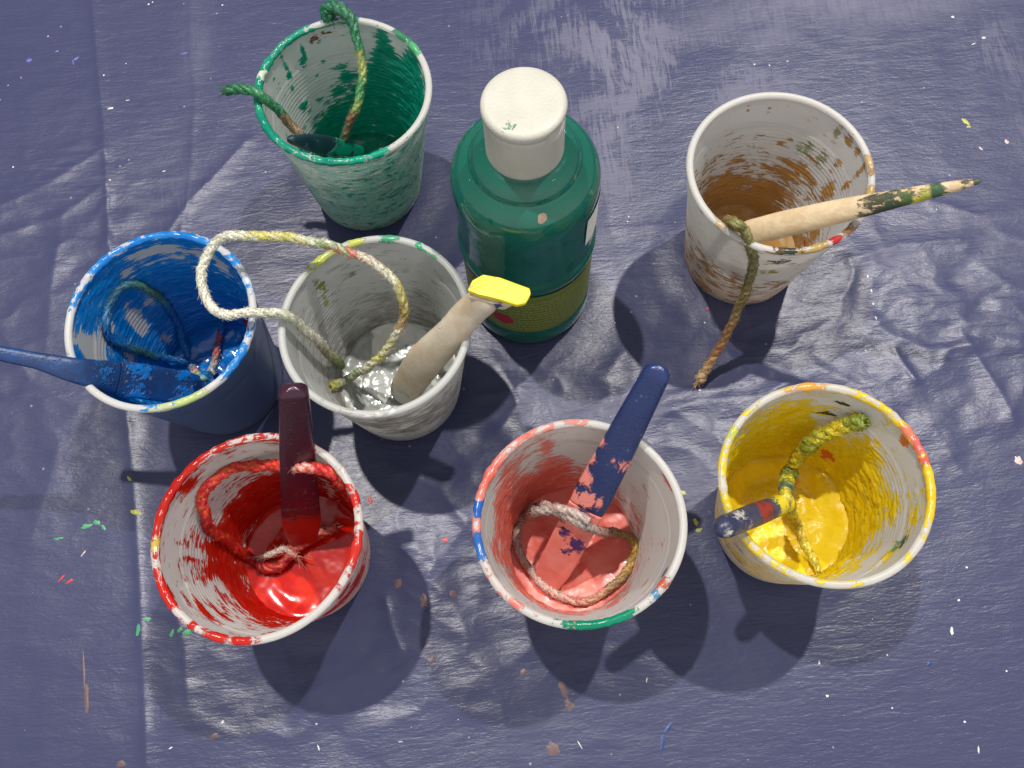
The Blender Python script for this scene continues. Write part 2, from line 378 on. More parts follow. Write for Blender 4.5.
# ---- grey
c = Cup((-46.7, 126.8), (0, 0), 4, .3); cups['grey'] = c
for a in [(300, 330, 10, 10, None, .25), (450, 340, 8, 10, None, .3), (330, 300, 12, 8, None, .25), (420, 280, 14, 8, None, .2)]: c.sp(*a)
for a in [(315, 283, 1.6, 2.5, (.30, .33, .08), .6), (325, 300, 2, 5, (.33, .36, .12), .5), (312, 270, 4, 3, (.4, .43, .12), .6), (322, 288, 2.2, 4, (.22, .27, .06), .6), (352, 275, 3, 2, (.3, .3, .22), .4)]: c.sp(*a)
for a in [(352, 243, 3.5, 2, (.6, .65, .12)), (330, 252, 6, 2, (.5, .55, .2), .8), (320, 262, 4, 2, (.5, .55, .1)), (388, 240, 3.5, 1.6, (.05, .4, .2), .7), (420, 248, 3, 1.2, (.05, .4, .2), .6), (432, 256, 2, 1.2, (.1, .4, .2), .6)]: c.sp(*a)
for a in [(370, 425, 14, 7, None, .95), (410, 430, 14, 7, None, .95), (440, 405, 12, 12, None, .85), (345, 415, 8, 6, None, .6), (390, 420, 16, 8, None, .8)]: c.sp(*a)
for a in [(430, 405, 7, 2.2, WHITE, .6), (380, 415, 6, 2.2, WHITE, .5), (455, 385, 5, 4, WHITE, .5)]: c.sp(*a)
c.build('cup of clear grey paint, the middle one, with a yellow-tipped wooden handle in it', cup_mat('grey_cup_plastic', (.27, .25, .22), (.5, .49, .46), base=(.70, .71, .69), seed=4.4, film=.6), G,
        lambda th, z, sd: np.where(sd == 2, .0, wallcov(-.1, top=8, spread=30)(th, z, sd)), lambda th: -.5 + 0 * th)
# ---- red
c = Cup((-88.4, 54.9), (-.8, -2.2), 5, .4); cups['red'] = c
for a in [(190, 484, 6, 3), (178, 490, 4, 3), (235, 520, 14, 7), (250, 500, 12, 7), (300, 505, 14, 9), (262, 480, 10, 4), (330, 520, 12, 12), (340, 560, 8, 12), (215, 570, 3, 10), (240, 595, 8, 5), (212, 550, 3, 10),
          (195, 535, 3, 6, None, .5), (186, 600, 6, 1.6), (205, 612, 7, 1.4), (220, 615, 6, 1.4), (180, 545, 1.2, 5, None, .6), (190, 560, 1, 8, None, .6), (345, 590, 6, 5), (200, 580, 2, 8, None, .5), (170, 592, 3, 1.2)]: c.sp(*a)
c.sp(330, 490, 3, 14, (.75, .62, .55), .5); c.sp(338, 470, 2, 9, (.75, .66, .6), .5)
for a in [(153, 545, 2, 3, (.65, .5, .1), .7), (215, 640, 5, 1.5, (.6, .02, .01)), (240, 642, 4, 1.3, (.6, .02, .01)), (272, 632, 1.5, 1.2, (.6, .02, .01)), (192, 628, 1.4, 1, (.6, .02, .01)), (165, 598, 6, 2.2, (.62, .02, .01)), (163, 590, 4, 2, (.62, .02, .01)),
          (352, 500, 4, 2, (.65, .03, .02)), (360, 550, 8, 2, (.65, .03, .02)), (315, 445, 3, 1, (.6, .02, .01), .6)]: c.sp(*a)
RED = (.50, .008, .003)
for a in [(330, 612, 14, 7, None, .5), (352, 590, 12, 8, None, .5), (362, 570, 8, 10, None, .4)]: c.sp(*a)
c.build('cup of wet red paint, front left, holding a maroon plastic handle', cup_mat('red_cup_plastic', RED, (.55, .03, .015), seed=5.8, st=(80, 520)), G,
        lambda th, z, sd: np.where(sd == 2, .05, wallcov(-.05, top=16, spread=34, dir_=-10, gain=14)(th, z, sd)), lambda th: .05 + .8 * np.cos(th - D2(140)))
c.pool(6, wet_mat('red_wet_paint', (.46, .005, .002), (.56, .012, .003), rough=.10, bump=.00008, c3=(.60, .022, .005), coat=0.), .3, .05, seed=11)
# ---- pink
c = Cup((18.1, 50.1), (0, 0), 6, .3); cups['pink'] = c
for a in [(545, 450, 3, 9), (555, 470, 5, 12), (500, 500, 5, 10), (510, 470, 6, 14), (505, 530, 5, 14), (515, 560, 6, 10), (490, 480, 4, 6, None, .6), (495, 550, 3, 8, None, .7), (530, 490, 10, 14), (605, 480, 6, 6, None, .4),
          (535, 440, 4, 3, None, .5), (560, 440, 4, 2, None, .4), (640, 520, 3, 8, None, .3), (660, 550, 4, 6, None, .3), (520, 590, 5, 5, None, .6), (620, 600, 9, 5, None, .3)]: c.sp(*a)
c.sp(648, 560, 1.5, 1.5, (.75, .4, .15), .5); c.sp(512, 575, 3, 6, (.25, .3, .32), .5)
for a in [(481, 508, 2.6, 2.2, (.02, .13, .5), 1.1), (480, 545, 4, 2, (.03, .16, .5), .9), (484, 555, 3, 2, (.05, .2, .55), .9), (600, 625, 8, 1.3, (.0, .26, .14), 1.3), (585, 627, 6, 1.3, (.0, .26, .14), 1.3), (612, 622, 6, 1.2, (.0, .28, .15), 1.3),
          (667, 480, 3.4, 2, (.75, .12, .1)), (660, 583, 2.5, 2, (.6, .12, .05)), (655, 592, 2, 1.5, (.1, .3, .5), .9), (665, 572, 2, 1.4, (.15, .17, .3), .7), (575, 624, 3, 1.2, (.8, .25, .2), .8)]: c.sp(*a)
c.build('cup of salmon pink paint, front middle, holding a navy plastic knife', cup_mat('pink_cup_plastic', (.76, .15, .11), (.76, .32, .27), seed=6.1, st=(70, 460)), G,
        lambda th, z, sd: np.where(sd == 2, -.4, wallcov(-.2, top=7, spread=26, dir_=170, gain=14)(th, z, sd)), lambda th: .05 + .65 * np.cos(th - D2(165)))
c.pool(6.5, wet_mat('salmon_wet_paint', (.74, .12, .085), (.77, .16, .115), rough=.34, bump=.00012, c3=(.78, .19, .14), coat=.1), .8, .06, seed=15)
# ---- yellow
c = Cup((100.7, 55.7), (-.5, 1.1), 7, .4); cups['yellow'] = c
for a in [(755, 450, 8, 16), (775, 430, 9, 10), (790, 415, 8, 8, None, .8), (745, 480, 6, 18), (850, 480, 14, 16), (862, 500, 10, 14), (870, 450, 5, 8, None, .7), (860, 520, 8, 12), (800, 405, 12, 3, None, .5), (895, 510, 5, 5, None, .8), (915, 515, 4, 4, None, .8),
          (920, 490, 1.5, 10, None, .6), (830, 575, 16, 3, None, .5), (880, 562, 8, 3, None, .5), (735, 450, 3, 10, None, .5), (885, 425, 2, 3, None, .5)]: c.sp(*a)
for a in [(842, 403, 3, 1.2, (.03, .04, .01), .8), (825, 412, 4, 1.2, (.04, .05, .02), .65), (905, 540, 4, 2.5, (.05, .15, .1), .6), (895, 548, 3, 2, (.15, .3, .1), .55), (828, 453, 3, 3, (.7, .14, .02), .9), (905, 440, 2, 3, (.75, .2, .05), .8), (852, 560, 1.2, 1.2, (.7, .2, .05), .8)]: c.sp(*a)
YE = (.82, .57, .006)
for a in [(910, 430, 3, 2, (.75, .25, .15)), (918, 445, 5, 2, (.75, .18, .15), .9), (925, 460, 2, 2, (.75, .15, .12)), (805, 388, 5, 2, (.8, .4, .06), .9), (740, 560 - 10, 3, 2, (.3, .4, .42), .8), (732, 430, 3, 2, (.6, .62, .1), .6)]: c.sp(*a)
for a in [(745, 565, 12, 6, None, .3), (722, 530, 10, 5, None, .25)]: c.sp(*a)
c.sp(730, 550, 10, 8, (.35, .27, .12), .38)
c.build('cup of bright yellow paint, front right, with a yellow-coated cord inside', cup_mat('yellow_cup_plastic', YE, (.82, .64, .05), seed=7.2, st=(80, 420)), G,
        lambda th, z, sd: np.where(sd == 2, .1, wallcov(-.05, top=31, spread=22, dir_=165, gain=13)(th, z, sd)), lambda th: .5 + .15 * np.cos(th - D2(20)) + .35 * np.cos(2 * th - D2(40)), thick=1.1)
c.pool(6., wet_mat('yellow_wet_paint', (.80, .55, .005), (.82, .62, .02), rough=.4, bump=.0006, coat=.1), 1.5, .12, rise=6.5, seed=19, acc=[(790, 480, 5, (.65, .3, .02), .6)])
# grey pool after the others (own look: clear gel with pale lumps)
mt, nt, b, out = new_mat('grey_gel'); N = NB(nt)
vo = N.n('ShaderNodeTexVoronoi'); vo.inputs['Scale'].default_value = 95; N.put(vo.inputs['Vector'], N.obj())
n = N.noise(N.obj(), 60, 3, .5, 1.5)
vsep = N.n('ShaderNodeSeparateColor'); N.put(vsep.inputs[0], vo.outputs['Color'])
cc = N.mix(N.ss(.45, .95, vsep.outputs[0]), (.30, .315, .30), (.60, .64, .58)); cc = N.mix(N.ss(.50, .60, n), cc, (.66, .68, .63))
P(b, Base_Color=cc, Roughness=.22, Coat_Weight=.3, Coat_Roughness=.1, Normal=N.bump(N.m('ADD', N.m('MULTIPLY', vsep.outputs[1], .3), n), .0005, .22))
cups['grey'].pool(9, mt, 1.7, .055, rise=3., seed=23)

# ---------------------------------------------------------------- swept shapes
def frame_path(pts):
    pts = [Vector(p) for p in pts]; T = []
    for i in range(len(pts)):
        a = pts[max(i - 1, 0)]; b_ = pts[min(i + 1, len(pts) - 1)]; T.append((b_ - a).normalized())
    return pts, T
def smooth_path(ctrl, n=200):
    c_ = [Vector(p) for p in ctrl]; c_ = [c_[0] * 2 - c_[1]] + c_ + [c_[-1] * 2 - c_[-2]]
    P_ = []
    seg = len(c_) - 3; per = max(4, n // seg)
    for i in range(seg):
        p0, p1, p2, p3 = c_[i:i + 4]
        for k in range(per):
            t = k / per
            P_.append(.5 * ((2 * p1) + (p2 - p0) * t + (2 * p0 - 5 * p1 + 4 * p2 - p3) * t * t + (3 * p1 - p0 - 3 * p2 + p3) * t ** 3))
    P_.append(c_[-2])
    # resample evenly
    L = [0]
    for a, b_ in zip(P_, P_[1:]): L.append(L[-1] + (b_ - a).length)
    out_ = []; j = 0
    for k in range(n):
        d = L[-1] * k / (n - 1)
        while j < len(L) - 2 and L[j + 1] < d: j += 1
        f = (d - L[j]) / max(L[j + 1] - L[j], 1e-9); out_.append(P_[j].lerp(P_[j + 1], f))
    return out_, L[-1]
def sweep(pts, hw, ht, wdir, e=2.6, nseg=28, ring_noise=0):
    """superellipse section swept along pts; hw/ht half width/thickness per point; wdir = width direction hint"""
    pts, T = frame_path(pts); V = []
    for p, t, w, h_ in zip(pts, T, hw, ht):
        W = (Vector(wdir) - t * t.dot(Vector(wdir))).normalized(); B = t.cross(W)
        for k in range(nseg):
            a = 2 * math.pi * k / nseg; ca, sa = math.cos(a), math.sin(a)
            V.append(p + W * (w * math.copysign(abs(ca) ** (2 / e), ca)) + B * (h_ * math.copysign(abs(sa) ** (2 / e), sa)))
    n = len(pts); Q = grid_quads(n, nseg).tolist()
    Q.append(list(range(nseg))[::-1]); Q.append([(n - 1) * nseg + k for k in range(nseg)])
    return np.array([list(v) for v in V]), Q
def stroke(A, B, n): return [Vector(A).lerp(Vector(B), i / (n - 1)) for i in range(n)]
def capped(ws, n, end=.06, start=0.):
    """multiply an interpolated width list with rounded ends"""
    x = np.linspace(0, 1, n); w = np.interp(x, [a for a, _ in ws], [b_ for _, b_ in ws])
    if end: w = w * np.sqrt(np.clip(1 - (np.clip((x - (1 - end)) / end, 0, .995)) ** 2, .0, 1))
    if start: w = w * np.sqrt(np.clip(1 - (np.clip((start - x) / start, 0, .995)) ** 2, .0, 1))
    return w
def acc_on(V, sp):
    A = np.zeros((len(V), 4))
    for (p, rad, rgb, k) in sp:
        p = np.array(p); g = np.exp(-((V - p) ** 2).sum(1) / rad ** 2) * k
        up = g > A[:, 3]; A[up, :3] = rgb; A[:, 3] = np.maximum(A[:, 3], g)
    return A
def tool_obj(name, V, Q, mat, sp, parent):
    o0 = np.array(parent.location) / S
    return mesh_np(name, V - o0, Q, mat, parent, attrs=dict(acc=acc_on(V, sp)))
def view_side(A, B):
    d = (Vector(B) - Vector(A)).normalized(); mid = (Vector(A) + Vector(B)) / 2
    return d.cross((mid - CAM).normalized()).normalized()
def line_to(A, B, px, py):
    """point on the line A-B (extended) closest to the sight line of pixel"""
    A = Vector(A); u = (Vector(B) - A); v = ray(px, py); w = A - CAM
    a, b_, c_, d, e = u.dot(u), u.dot(v), v.dot(v), u.dot(w), v.dot(w)
    return A + u * ((b_ * e - c_ * d) / (a * c_ - b_ * b_))

def xyang(p, q): return math.atan2(q.y - p.y, q.x - p.x)
NAVY = tool_mat('navy_plastic', (.012, .028, .115), (.010, .022, .095), rough=.16, freq=60, streak=(75, 420, 150), rot=xyang(at(542, 592, 4), at(624, 436, 74)))
MAROON = tool_mat('maroon_plastic', (.034, .006, .018), (.025, .007, .022), rough=.15, freq=60)
DKBLUE = tool_mat('blue_coated_plastic', (.007, .028, .10), (.004, .045, .17), rough=.3, freq=120, streak=(80, 420, 300), rot=xyang(at(212, 392, 30), at(78, 372, 73)))
DKGREEN = tool_mat('dark_green_plastic', (.006, .035, .04), (.008, .02, .035), rough=.25, freq=120)
WOOD = tool_mat('pale_raw_wood', (.52, .38, .22), (.62, .49, .31), (.25, 1, 1), rough=.42, freq=260, streak=(80, 460, 420), rot=xyang(at(735, 236, 52), at(838, 213, 73.5)))
WOOD2 = tool_mat('paint_greyed_wood', (.46, .37, .25), (.52, .46, .36), rough=.4, freq=150)

# pink cup: navy knife (handle + salmon coated blade)
A = at(542, 592, 4); B = at(624, 436, 74)
tip = line_to(A, B, 663, 366); root = line_to(A, B, 572, 500)
t = thing('plastic_knife', 'navy plastic knife leaning in the salmon pink cup, blade pasted pink', 'knife', A, 'plastic spreading knives')
wd = view_side(A, B); n = 60
pts = stroke(root, tip, n); V, Q = sweep(pts, capped([(0, 6.6), (.12, 6.9), (.6, 5.6), (1, 4.3)], n, .07), capped([(0, 1.6), (.3, 2.3), (1, 2.6)], n, .07), wd, 3.2)
PK = (.74, .24, .20)
sp = [(line_to(A, B, 583, 478), 3, PK, .5), (line_to(A, B, 600, 450) + wd * -4, 4, PK, .75), (line_to(A, B, 578, 490), 5, PK, .9), (line_to(A, B, 590, 470) + wd * 5, 3, PK, .8), (line_to(A, B, 598, 480) + wd * 6, 5, PK, 1.), (line_to(A, B, 605, 462) + wd * 6, 3.4, PK, .9),
      (line_to(A, B, 614, 446) + wd * 5, 3, PK, .8), (line_to(A, B, 575, 492) + wd * 2, 5, PK, 1.), (line_to(A, B, 582, 500) + wd * 5, 4, PK, 1.), (line_to(A, B, 628, 410), .9, (.6, .65, .1), 1.3)]
tool_obj('handle', V, Q, NAVY, sp, t)
pts = stroke(A, root, 50); V, Q = sweep(pts, capped([(0, 4.5), (.3, 6.6), (.8, 6.9), (1, 6.6)], 50, 0, .12), capped([(0, .6), (.8, 1.), (1, 1.6)], 50, 0, .1), wd, 4)
sp = [(Vector(p), 9, PK, 1.2) for p in pts[::6]]
tool_obj('blade', V, Q, tool_mat('salmon_coated_plastic', (.74, .19, .15), (.78, .27, .22), rough=.3, freq=100), [(line_to(A, B, 551, 530) + wd * -3, 4.2, (.05, .02, .12), .95), (root, 4, (.02, .025, .11), .8), (line_to(A, B, 556, 545), 2.5, (.06, .02, .12), .7), (line_to(A, B, 560, 528) + wd * 3, 3, (.05, .02, .12), .8), (line_to(A, B, 565, 520) + wd * 6, 3, (.05, .02, .12), .7)], t)

# red cup: maroon knife
A = at(303, 545, 10); B = at(297, 447, 72)
tip = line_to(A, B, 291, 386); root = line_to(A, B, 302, 506)
t = thing('plastic_knife', 'dark maroon plastic knife standing upright in the wet red cup', 'knife', A, 'plastic spreading knives')
wd = view_side(A, B)
pts = stroke(root, tip, n); V, Q = sweep(pts, capped([(0, 6.9), (.5, 6.0), (1, 4.5)], n, .05), capped([(0, 1.5), (.3, 2.4), (1, 3.0)], n, .05), wd, 4.5)
sp = [(root + wd * a, 3.2, (.30, .008, .006), .75) for a in (-4, 3)] + [(line_to(A, B, 299, 486), 4, (.2, .008, .01), .6), (line_to(A, B, 296, 462) + wd * 4, 3, (.2, .02, .03), .5)]
tool_obj('handle', V, Q, MAROON, sp, t)
pts = stroke(A, root, 40); V, Q = sweep(pts, capped([(0, 5), (.6, 7.3), (.9, 7.1), (1, 6.9)], 40, 0, .1), capped([(0, .7), (.8, 1.2), (1, 1.5)], 40, 0, .1), wd, 4)
tool_obj('blade', V, Q, tool_mat('red_coated_plastic', (.34, .007, .004), (.26, .006, .005), rough=.2, freq=90), [(root + wd * a, 7, (.05, .006, .015), 1.1) for a in (-6, -2, 2, 6)], t)

# blue cup: long blue knife lying over the left rim
A = at(212, 392, 30); B = at(78, 372, 73)
tip = line_to(A, B, -14, 348); root = line_to(A, B, 118, 372)
A2 = A
t = thing('plastic_knife', 'blue coated knife with a long handle resting across the leftmost cup rim', 'knife', B, 'plastic spreading knives')
tip = B + (B - A).normalized() * 8; far = at(-22, 349, 84)
pts, _ = smooth_path([root, B + Vector((0, 0, 1.5)), at(38, 361, 79), far], n)
wd = view_side(A, B)
V, Q = sweep(pts, capped([(0, 6.), (.3, 4.6), (.6, 2.9), (1, 2.5)], n, .03), capped([(0, 2), (1, 2.2)], n, .03), wd, 3)
sp = [(at(20, 353, 80), 3, (.0, .10, .32), .7), (at(55, 364, 76), 5, (.0, .10, .32), .6), (at(100, 370, 66), 6, (.0, .10, .32), .8)]
tool_obj('handle', V, Q, DKBLUE, sp, t)
pts = stroke(A, root, 50); V, Q = sweep(pts, capped([(0, 4.5), (.3, 6.5), (.9, 6.5), (1, 6.)], 50, 0, .1), capped([(0, .8), (1, 1.6)], 50, 0, .1), wd, 4)
sp = [(A.lerp(root, .3) + wd * a, 6, (.0, .12, .40), .9) for a in (-7, 6)] + [(A.lerp(root, .8) + wd * a, 6, (.0, .12, .40), .9) for a in (-6, 7)] + [(A, 6, (0, .1, .35), 1)]
tool_obj('blade', V, Q, DKBLUE, sp, t)

# green cup: dark knife mostly sunk
A = at(364, 152, 28); B = at(288, 139, 66)
t = thing('plastic_knife', 'short dark teal knife tip lying inside the farthest back cup', 'knife', A, 'plastic spreading knives')
wd = view_side(A, B); pts = stroke(A, B, n)
V, Q = sweep(pts, capped([(0, 2), (.4, 4.0), (.6, 4.0), (.8, 3.2), (1, 1.4)], n, .06, .05), capped([(0, 1), (1, 2.)], n, .06, .05), wd, 3)
tool_obj('handle', V, Q, DKGREEN, [(A.lerp(B, .0), 9, (.0, .18, .11), 1.5), (A.lerp(B, .3), 7, (.0, .18, .11), 1.1), (A.lerp(B, .45) + wd * 3, 4, (.0, .2, .12), .8), (A.lerp(B, .8) + wd * 3, 3, (.03, .08, .18), .7)], t)

# brown cup: wooden brush handle
A = at(735, 236, 52); B = at(838, 213, 73.5)
n = 90
tip = line_to(A, B, 981, 175)
t = thing('paintbrush', 'pale wooden brush handle with a green stained tip, leaning across the brown cup', 'brush', A, 'wooden handled tools in the cups')
wd = view_side(A, B); pts = stroke(A, tip, n)
pts = [p + Vector((0, 0, 1.2 * math.sin(i / n * 3.1))) for i, p in enumerate(pts)]
V, Q = sweep(pts, capped([(0, 4.6), (.2, 5.0), (.4, 4.6), (.6, 3.7), (.8, 2.6), (.92, 1.8), (1, .8)], n, .03, .08), capped([(0, 2.6), (.2, 3.2), (.45, 3.2), (.7, 2.6), (.9, 1.6), (1, .7)], n, .03, .08), wd, 2.1)
L = lambda px, py: line_to(A, B, px, py)
sp = [(L(866, 206), 4, (.06, .04, .02), 1.), (L(878, 201), 5, (.045, .045, .02), 1.2), (L(892, 199) - wd, 5, (.03, .05, .02), 1.25), (L(905, 195), 4.4, (.05, .09, .02), 1.2), (L(915, 193) + wd * -1.5, 3.4, (.45, .42, .03), 1.), (L(923, 190), 3.4, (.30, .33, .03), 1.1), (L(937, 188), 3.4, (.03, .08, .03), 1.2), (L(920, 196), 3, (.04, .07, .02), 1.1), (L(950, 184), 2, (.25, .18, .1), .6), (L(965, 181) + wd * 1, 2.5, (.05, .04, .03), .75), (L(978, 177), 2, (.05, .06, .03), .9),
      (L(852, 209) + wd * 2, 2.4, (.2, .1, .04), .55), (L(775, 228), 1.6, (.3, .15, .05), .6), (L(800, 223) + wd * 2, 1.6, (.25, .12, .05), .5), (L(750, 232), 3.5, (.38, .2, .08), .6)]
tool_obj('handle', V, Q, WOOD, sp, t)

# grey cup: chunky wooden handle with yellow end
A = at(400, 400, 8); B = at(455, 325, 74)
t = thing('paintbrush', 'chunky pale wooden handle with a bright yellow end, leaning in the grey cup', 'brush', A, 'wooden handled tools in the cups')
end = at(492, 296, 90)
pts, _ = smooth_path([A, at(420, 367, 45), at(450, 334, 68), at(472, 310, 80), end], 70)
wd = view_side(A, B)
V, Q = sweep(pts, capped([(0, 5), (.15, 6.6), (.5, 7.0), (.72, 5.6), (.85, 5.6), (1, 4.6)], 70, .05, .06), capped([(0, 2.4), (.5, 4), (1, 3.6)], 70, .05, .06), wd, 2.5)
sp = [(pts[20] + wd * 3, 2, (.25, .18, .1), .5), (pts[50] + wd * 3, 3, (.62, .58, .46), .8), (pts[40] - wd * 3, 3, (.62, .58, .46), .7), (pts[6], 9, (.44, .43, .38), 1.1), (pts[58] - wd * 2, 1.4, (.12, .06, .1), .9)]
tool_obj('handle', V, Q, WOOD2, sp, t)
import bmesh
def prism(px_top, z, drop, shrink=1., bev=.5, piv=None):
    top = [at(x_, y_, z) for x_, y_ in px_top]; c0 = piv or sum(top, Vector()) / len(top)
    bot_ = [c0 + (p - c0) * shrink - Vector((0, 0, drop)) for p in top]
    bm = bmesh.new(); a_ = [bm.verts.new(p) for p in top]; b_ = [bm.verts.new(p) for p in bot_]; k_ = len(a_)
    bm.faces.new(a_); bm.faces.new(b_[::-1])
    for i_ in range(k_): bm.faces.new((a_[i_], b_[i_], b_[(i_ + 1) % k_], a_[(i_ + 1) % k_]))
    bmesh.ops.bevel(bm, geom=bm.edges[:], offset=bev, segments=3, profile=.5, affect='EDGES')
    bmesh.ops.triangulate(bm, faces=bm.faces[:])
    for _ in range(2): bmesh.ops.subdivide_edges(bm, edges=[e for e in bm.edges if e.calc_length() > 1.2], cuts=1)
    bmesh.ops.triangulate(bm, faces=bm.faces[:]); bmesh.ops.recalc_face_normals(bm, faces=bm.faces[:])
    bm.verts.index_update(); V_ = np.array([list(v.co) for v in bm.verts]); Q_ = [[v.index for v in f.verts] for f in bm.faces]; bm.free(); return V_, Q_
poly = [(467, 290), (472, 280), (483, 274), (500, 277), (530, 288), (531, 294), (526, 303), (517, 305), (495, 298), (478, 294)][::-1]
V, Q = prism([(467, 297), (474, 285), (488, 282), (517, 292), (522, 300), (512, 306), (490, 303)][::-1], 90.5, 5., .72, .7, at(480, 300, 90.5))
tool_obj('handle_end', V, Q, WOOD2, [(at(502, 301, 90), 1.2, (.02, .04, .16), 1.7), (at(498, 308, 89), 1.5, (.02, .04, .16), 1.7), (at(494, 312, 87), 1.5, (.02, .04, .16), 1.6)], t)
V, Q = prism(poly, 93.4, 2.4, .97, .55)
tool_obj('yellow_end', V, Q, tool_mat('yellow_enamel_wood', (.80, .66, .012), (.74, .58, .01), rough=.3, freq=90), [(at(484, 282, 93), 2.2, (.5, .42, .25), .75), (at(494, 280, 93), 1.2, (.5, .42, .25), .7), (at(474, 288, 93), 1.5, (.55, .5, .3), .6)], t).data.polygons.foreach_set('use_smooth', np.zeros(len(Q), bool))

# yellow cup: round handle end in navy with a maroon band
A = at(800, 497, 50); B = at(752, 516, 73)
tip = line_to(A, B, 717, 529)
t = thing('paintbrush', 'round brush handle with a navy end and maroon band, leaning out of the yellow cup', 'brush', A, 'wooden handled tools in the cups')
wd = view_side(A, B); A = line_to(A, B, 786, 502); pts = stroke(A, tip, 60)
V, Q = sweep(pts, capped([(0, 3.4), (.5, 3.9), (1, 3.6)], 60, .12), capped([(0, 3.4), (.5, 3.9), (1, 3.6)], 60, .12), wd, 2)
L = lambda px, py: line_to(A, B, px, py) - ray(px, py) * 3.4
sp = [(L(760, 513), 3.6, (.24, .02, .015), 1.4), (L(753, 516), 2, (.24, .02, .015), 1.), (L(780, 505), 5, (.62, .5, .02), 1.), (L(772, 508), 1.6, (.03, .04, .05), 1.1), (L(765, 510), 3, (.24, .02, .015), 1.2), (L(738, 520) - wd * 1, 4, (.42, .40, .38), .8), (L(726, 527) + wd * 2, 2.4, (.5, .48, .42), .8), (L(745, 519) + wd * 2, 2.4, (.35, .3, .3), .6), (L(790, 500), 5, (.7, .5, .02), 1.2)]
tool_obj('handle', V, Q, tool_mat('navy_lacquer_wood', (.02, .025, .07), (.05, .05, .08), rough=.22, freq=150), sp, t)

# ---------------------------------------------------------------- cords
YARN = attr_mat('painted_cotton_yarn', rough=.5, scale=1500, amt=.4, bump=.0002, coat=.15)
def yarn(path, rad, pal, label, name='cord', rads=None, fuzz=60, fuzz_len=1.6, pitch=12.5, group='painted cotton cords', fray=(0, 0), seed=0, jit=.16, coat_lumps=.1):
    ctrl = [Vector(p) for p in path]
    n_ = int(60 * max(3, len(ctrl)) ** .75)
    pts, L_ = smooth_path(ctrl, max(80, int(L_guess(ctrl) / .55)))
    pts, T = frame_path(pts); n_ = len(pts); r_ = random.Random(seed)
    # slight wander
    N0 = Vector((0.3, .2, 1)); strands = 3; ns = 9
    V = []; Cc = []; Q = []
    fr = []
    hn = [r_.uniform(-1, 1) for _ in range(997)]
    prevN = (N0 - T[0] * N0.dot(T[0])).normalized()
    for tt in T:
        prevN = (prevN - tt * prevN.dot(tt)).normalized(); fr.append((prevN.copy(), tt.cross(prevN)))
    xs = np.linspace(0, 1, n_)
    rr_ = np.interp(xs, [a for a, _ in rads], [b_ for _, b_ in rads]) if rads else np.full(n_, rad)
    rr_ = rr_ * (1 + coat_lumps * 2 * noise3(xs * L_ * .22, seed, 1.) )
    rr_ *= 1.12; rr_[:2] *= .8; rr_[-2:] *= .8
    wob = [(noise3(xs * L_ * .09, seed + 3, 2.) * rad * 1.1), (noise3(xs * L_ * .09, seed + 8, 5.) * rad * 1.1)]
    cen = [pts[i] + fr[i][0] * float(wob[0][i]) + fr[i][1] * float(wob[1][i]) for i in range(n_)]
    pa = np.array([p[0] for p in pal]); pc = np.array([p[1] for p in pal])
    def colr(x, ph):
        x = min(max(x + .02 * math.sin(40 * x + ph) + float(noise3(x * L_ * .35, ph, seed)) * .05, 0), 1)
        k_ = int(np.clip(np.searchsorted(pa, x) - 1, 0, len(pa) - 2)); f = np.clip((x - pa[k_]) / (pa[k_ + 1] - pa[k_] + 1e-9), 0, 1); f = f * f * (3 - 2 * f)
        return pc[k_] * (1 - f) + pc[k_ + 1] * f
    for s_ in range(strands):
        base = len(V); ph = s_ * 2 * math.pi / strands
        for i in range(n_):
            a = ph + xs[i] * L_ / pitch * 2 * math.pi; R_ = rr_[i]
            N1, B1 = fr[i]; c0 = cen[i] + (N1 * math.cos(a) + B1 * math.sin(a)) * (R_ * .36)
            lr = R_ * (.70 + jit * .9 * float(noise3(xs[i] * L_ * .8, s_ * 5.1, seed)))
            cc_ = colr(xs[i], ph)
            for k in range(ns):
                b2 = 2 * math.pi * k / ns; dd = lr * (1 + .10 * math.sin(3 * b2 + i * .9) + .24 * hn[(i * 7 + k * 13 + s_ * 31 + i * k) % 997])
                V.append(c0 + N1 * (dd * math.cos(b2)) + B1 * (dd * math.sin(b2))); Cc.append(cc_)
        for i in range(n_ - 1):
            for k in range(ns):
                k2 = (k + 1) % ns; Q.append([base + i * ns + k, base + i * ns + k2, base + (i + 1) * ns + k2, base + (i + 1) * ns + k])
        Q.append([base + k for k in range(ns)][::-1]); Q.append([base + (n_ - 1) * ns + k for k in range(ns)])
    # loose fibres
    def hair(p, d, ln, w, c_):
        b0 = len(V); side = d.cross(Vector((r_.uniform(-1, 1), r_.uniform(-1, 1), r_.uniform(-1, 1)))).normalized()
        bend = Vector((r_.gauss(0, 1), r_.gauss(0, 1), r_.gauss(0, 1))) * ln * .3; up_ = side.cross(d).normalized()
        K = 4
        for k in range(K):
            q = k / (K - 1); pp = p + d * (ln * q) + bend * q * q; ww = w * (1 - .75 * q)
            for a in (0, 2.09, 4.19): V.append(pp + side * ww * math.cos(a) + up_ * ww * math.sin(a)); Cc.append(c_)
        for k in range(K - 1):
            for a in range(3): Q.append([b0 + k * 3 + a, b0 + k * 3 + (a + 1) % 3, b0 + (k + 1) * 3 + (a + 1) % 3, b0 + (k + 1) * 3 + a])
    for k in range(int(L_ * 16)):   # fibres lying along the yarn
        i = r_.randrange(n_ - 1); a = r_.uniform(0, 6.28); N1, B1 = fr[i]; out_ = (N1 * math.cos(a) + B1 * math.sin(a))
        hair(cen[i] + out_ * rr_[i] * .93, (T[i] + out_ * r_.uniform(-.05, .35) + N1.cross(out_) * r_.uniform(-.5, .9)).normalized(), r_.uniform(.8, 2.), .12, colr(xs[i], a) * r_.uniform(.75, 1.35))
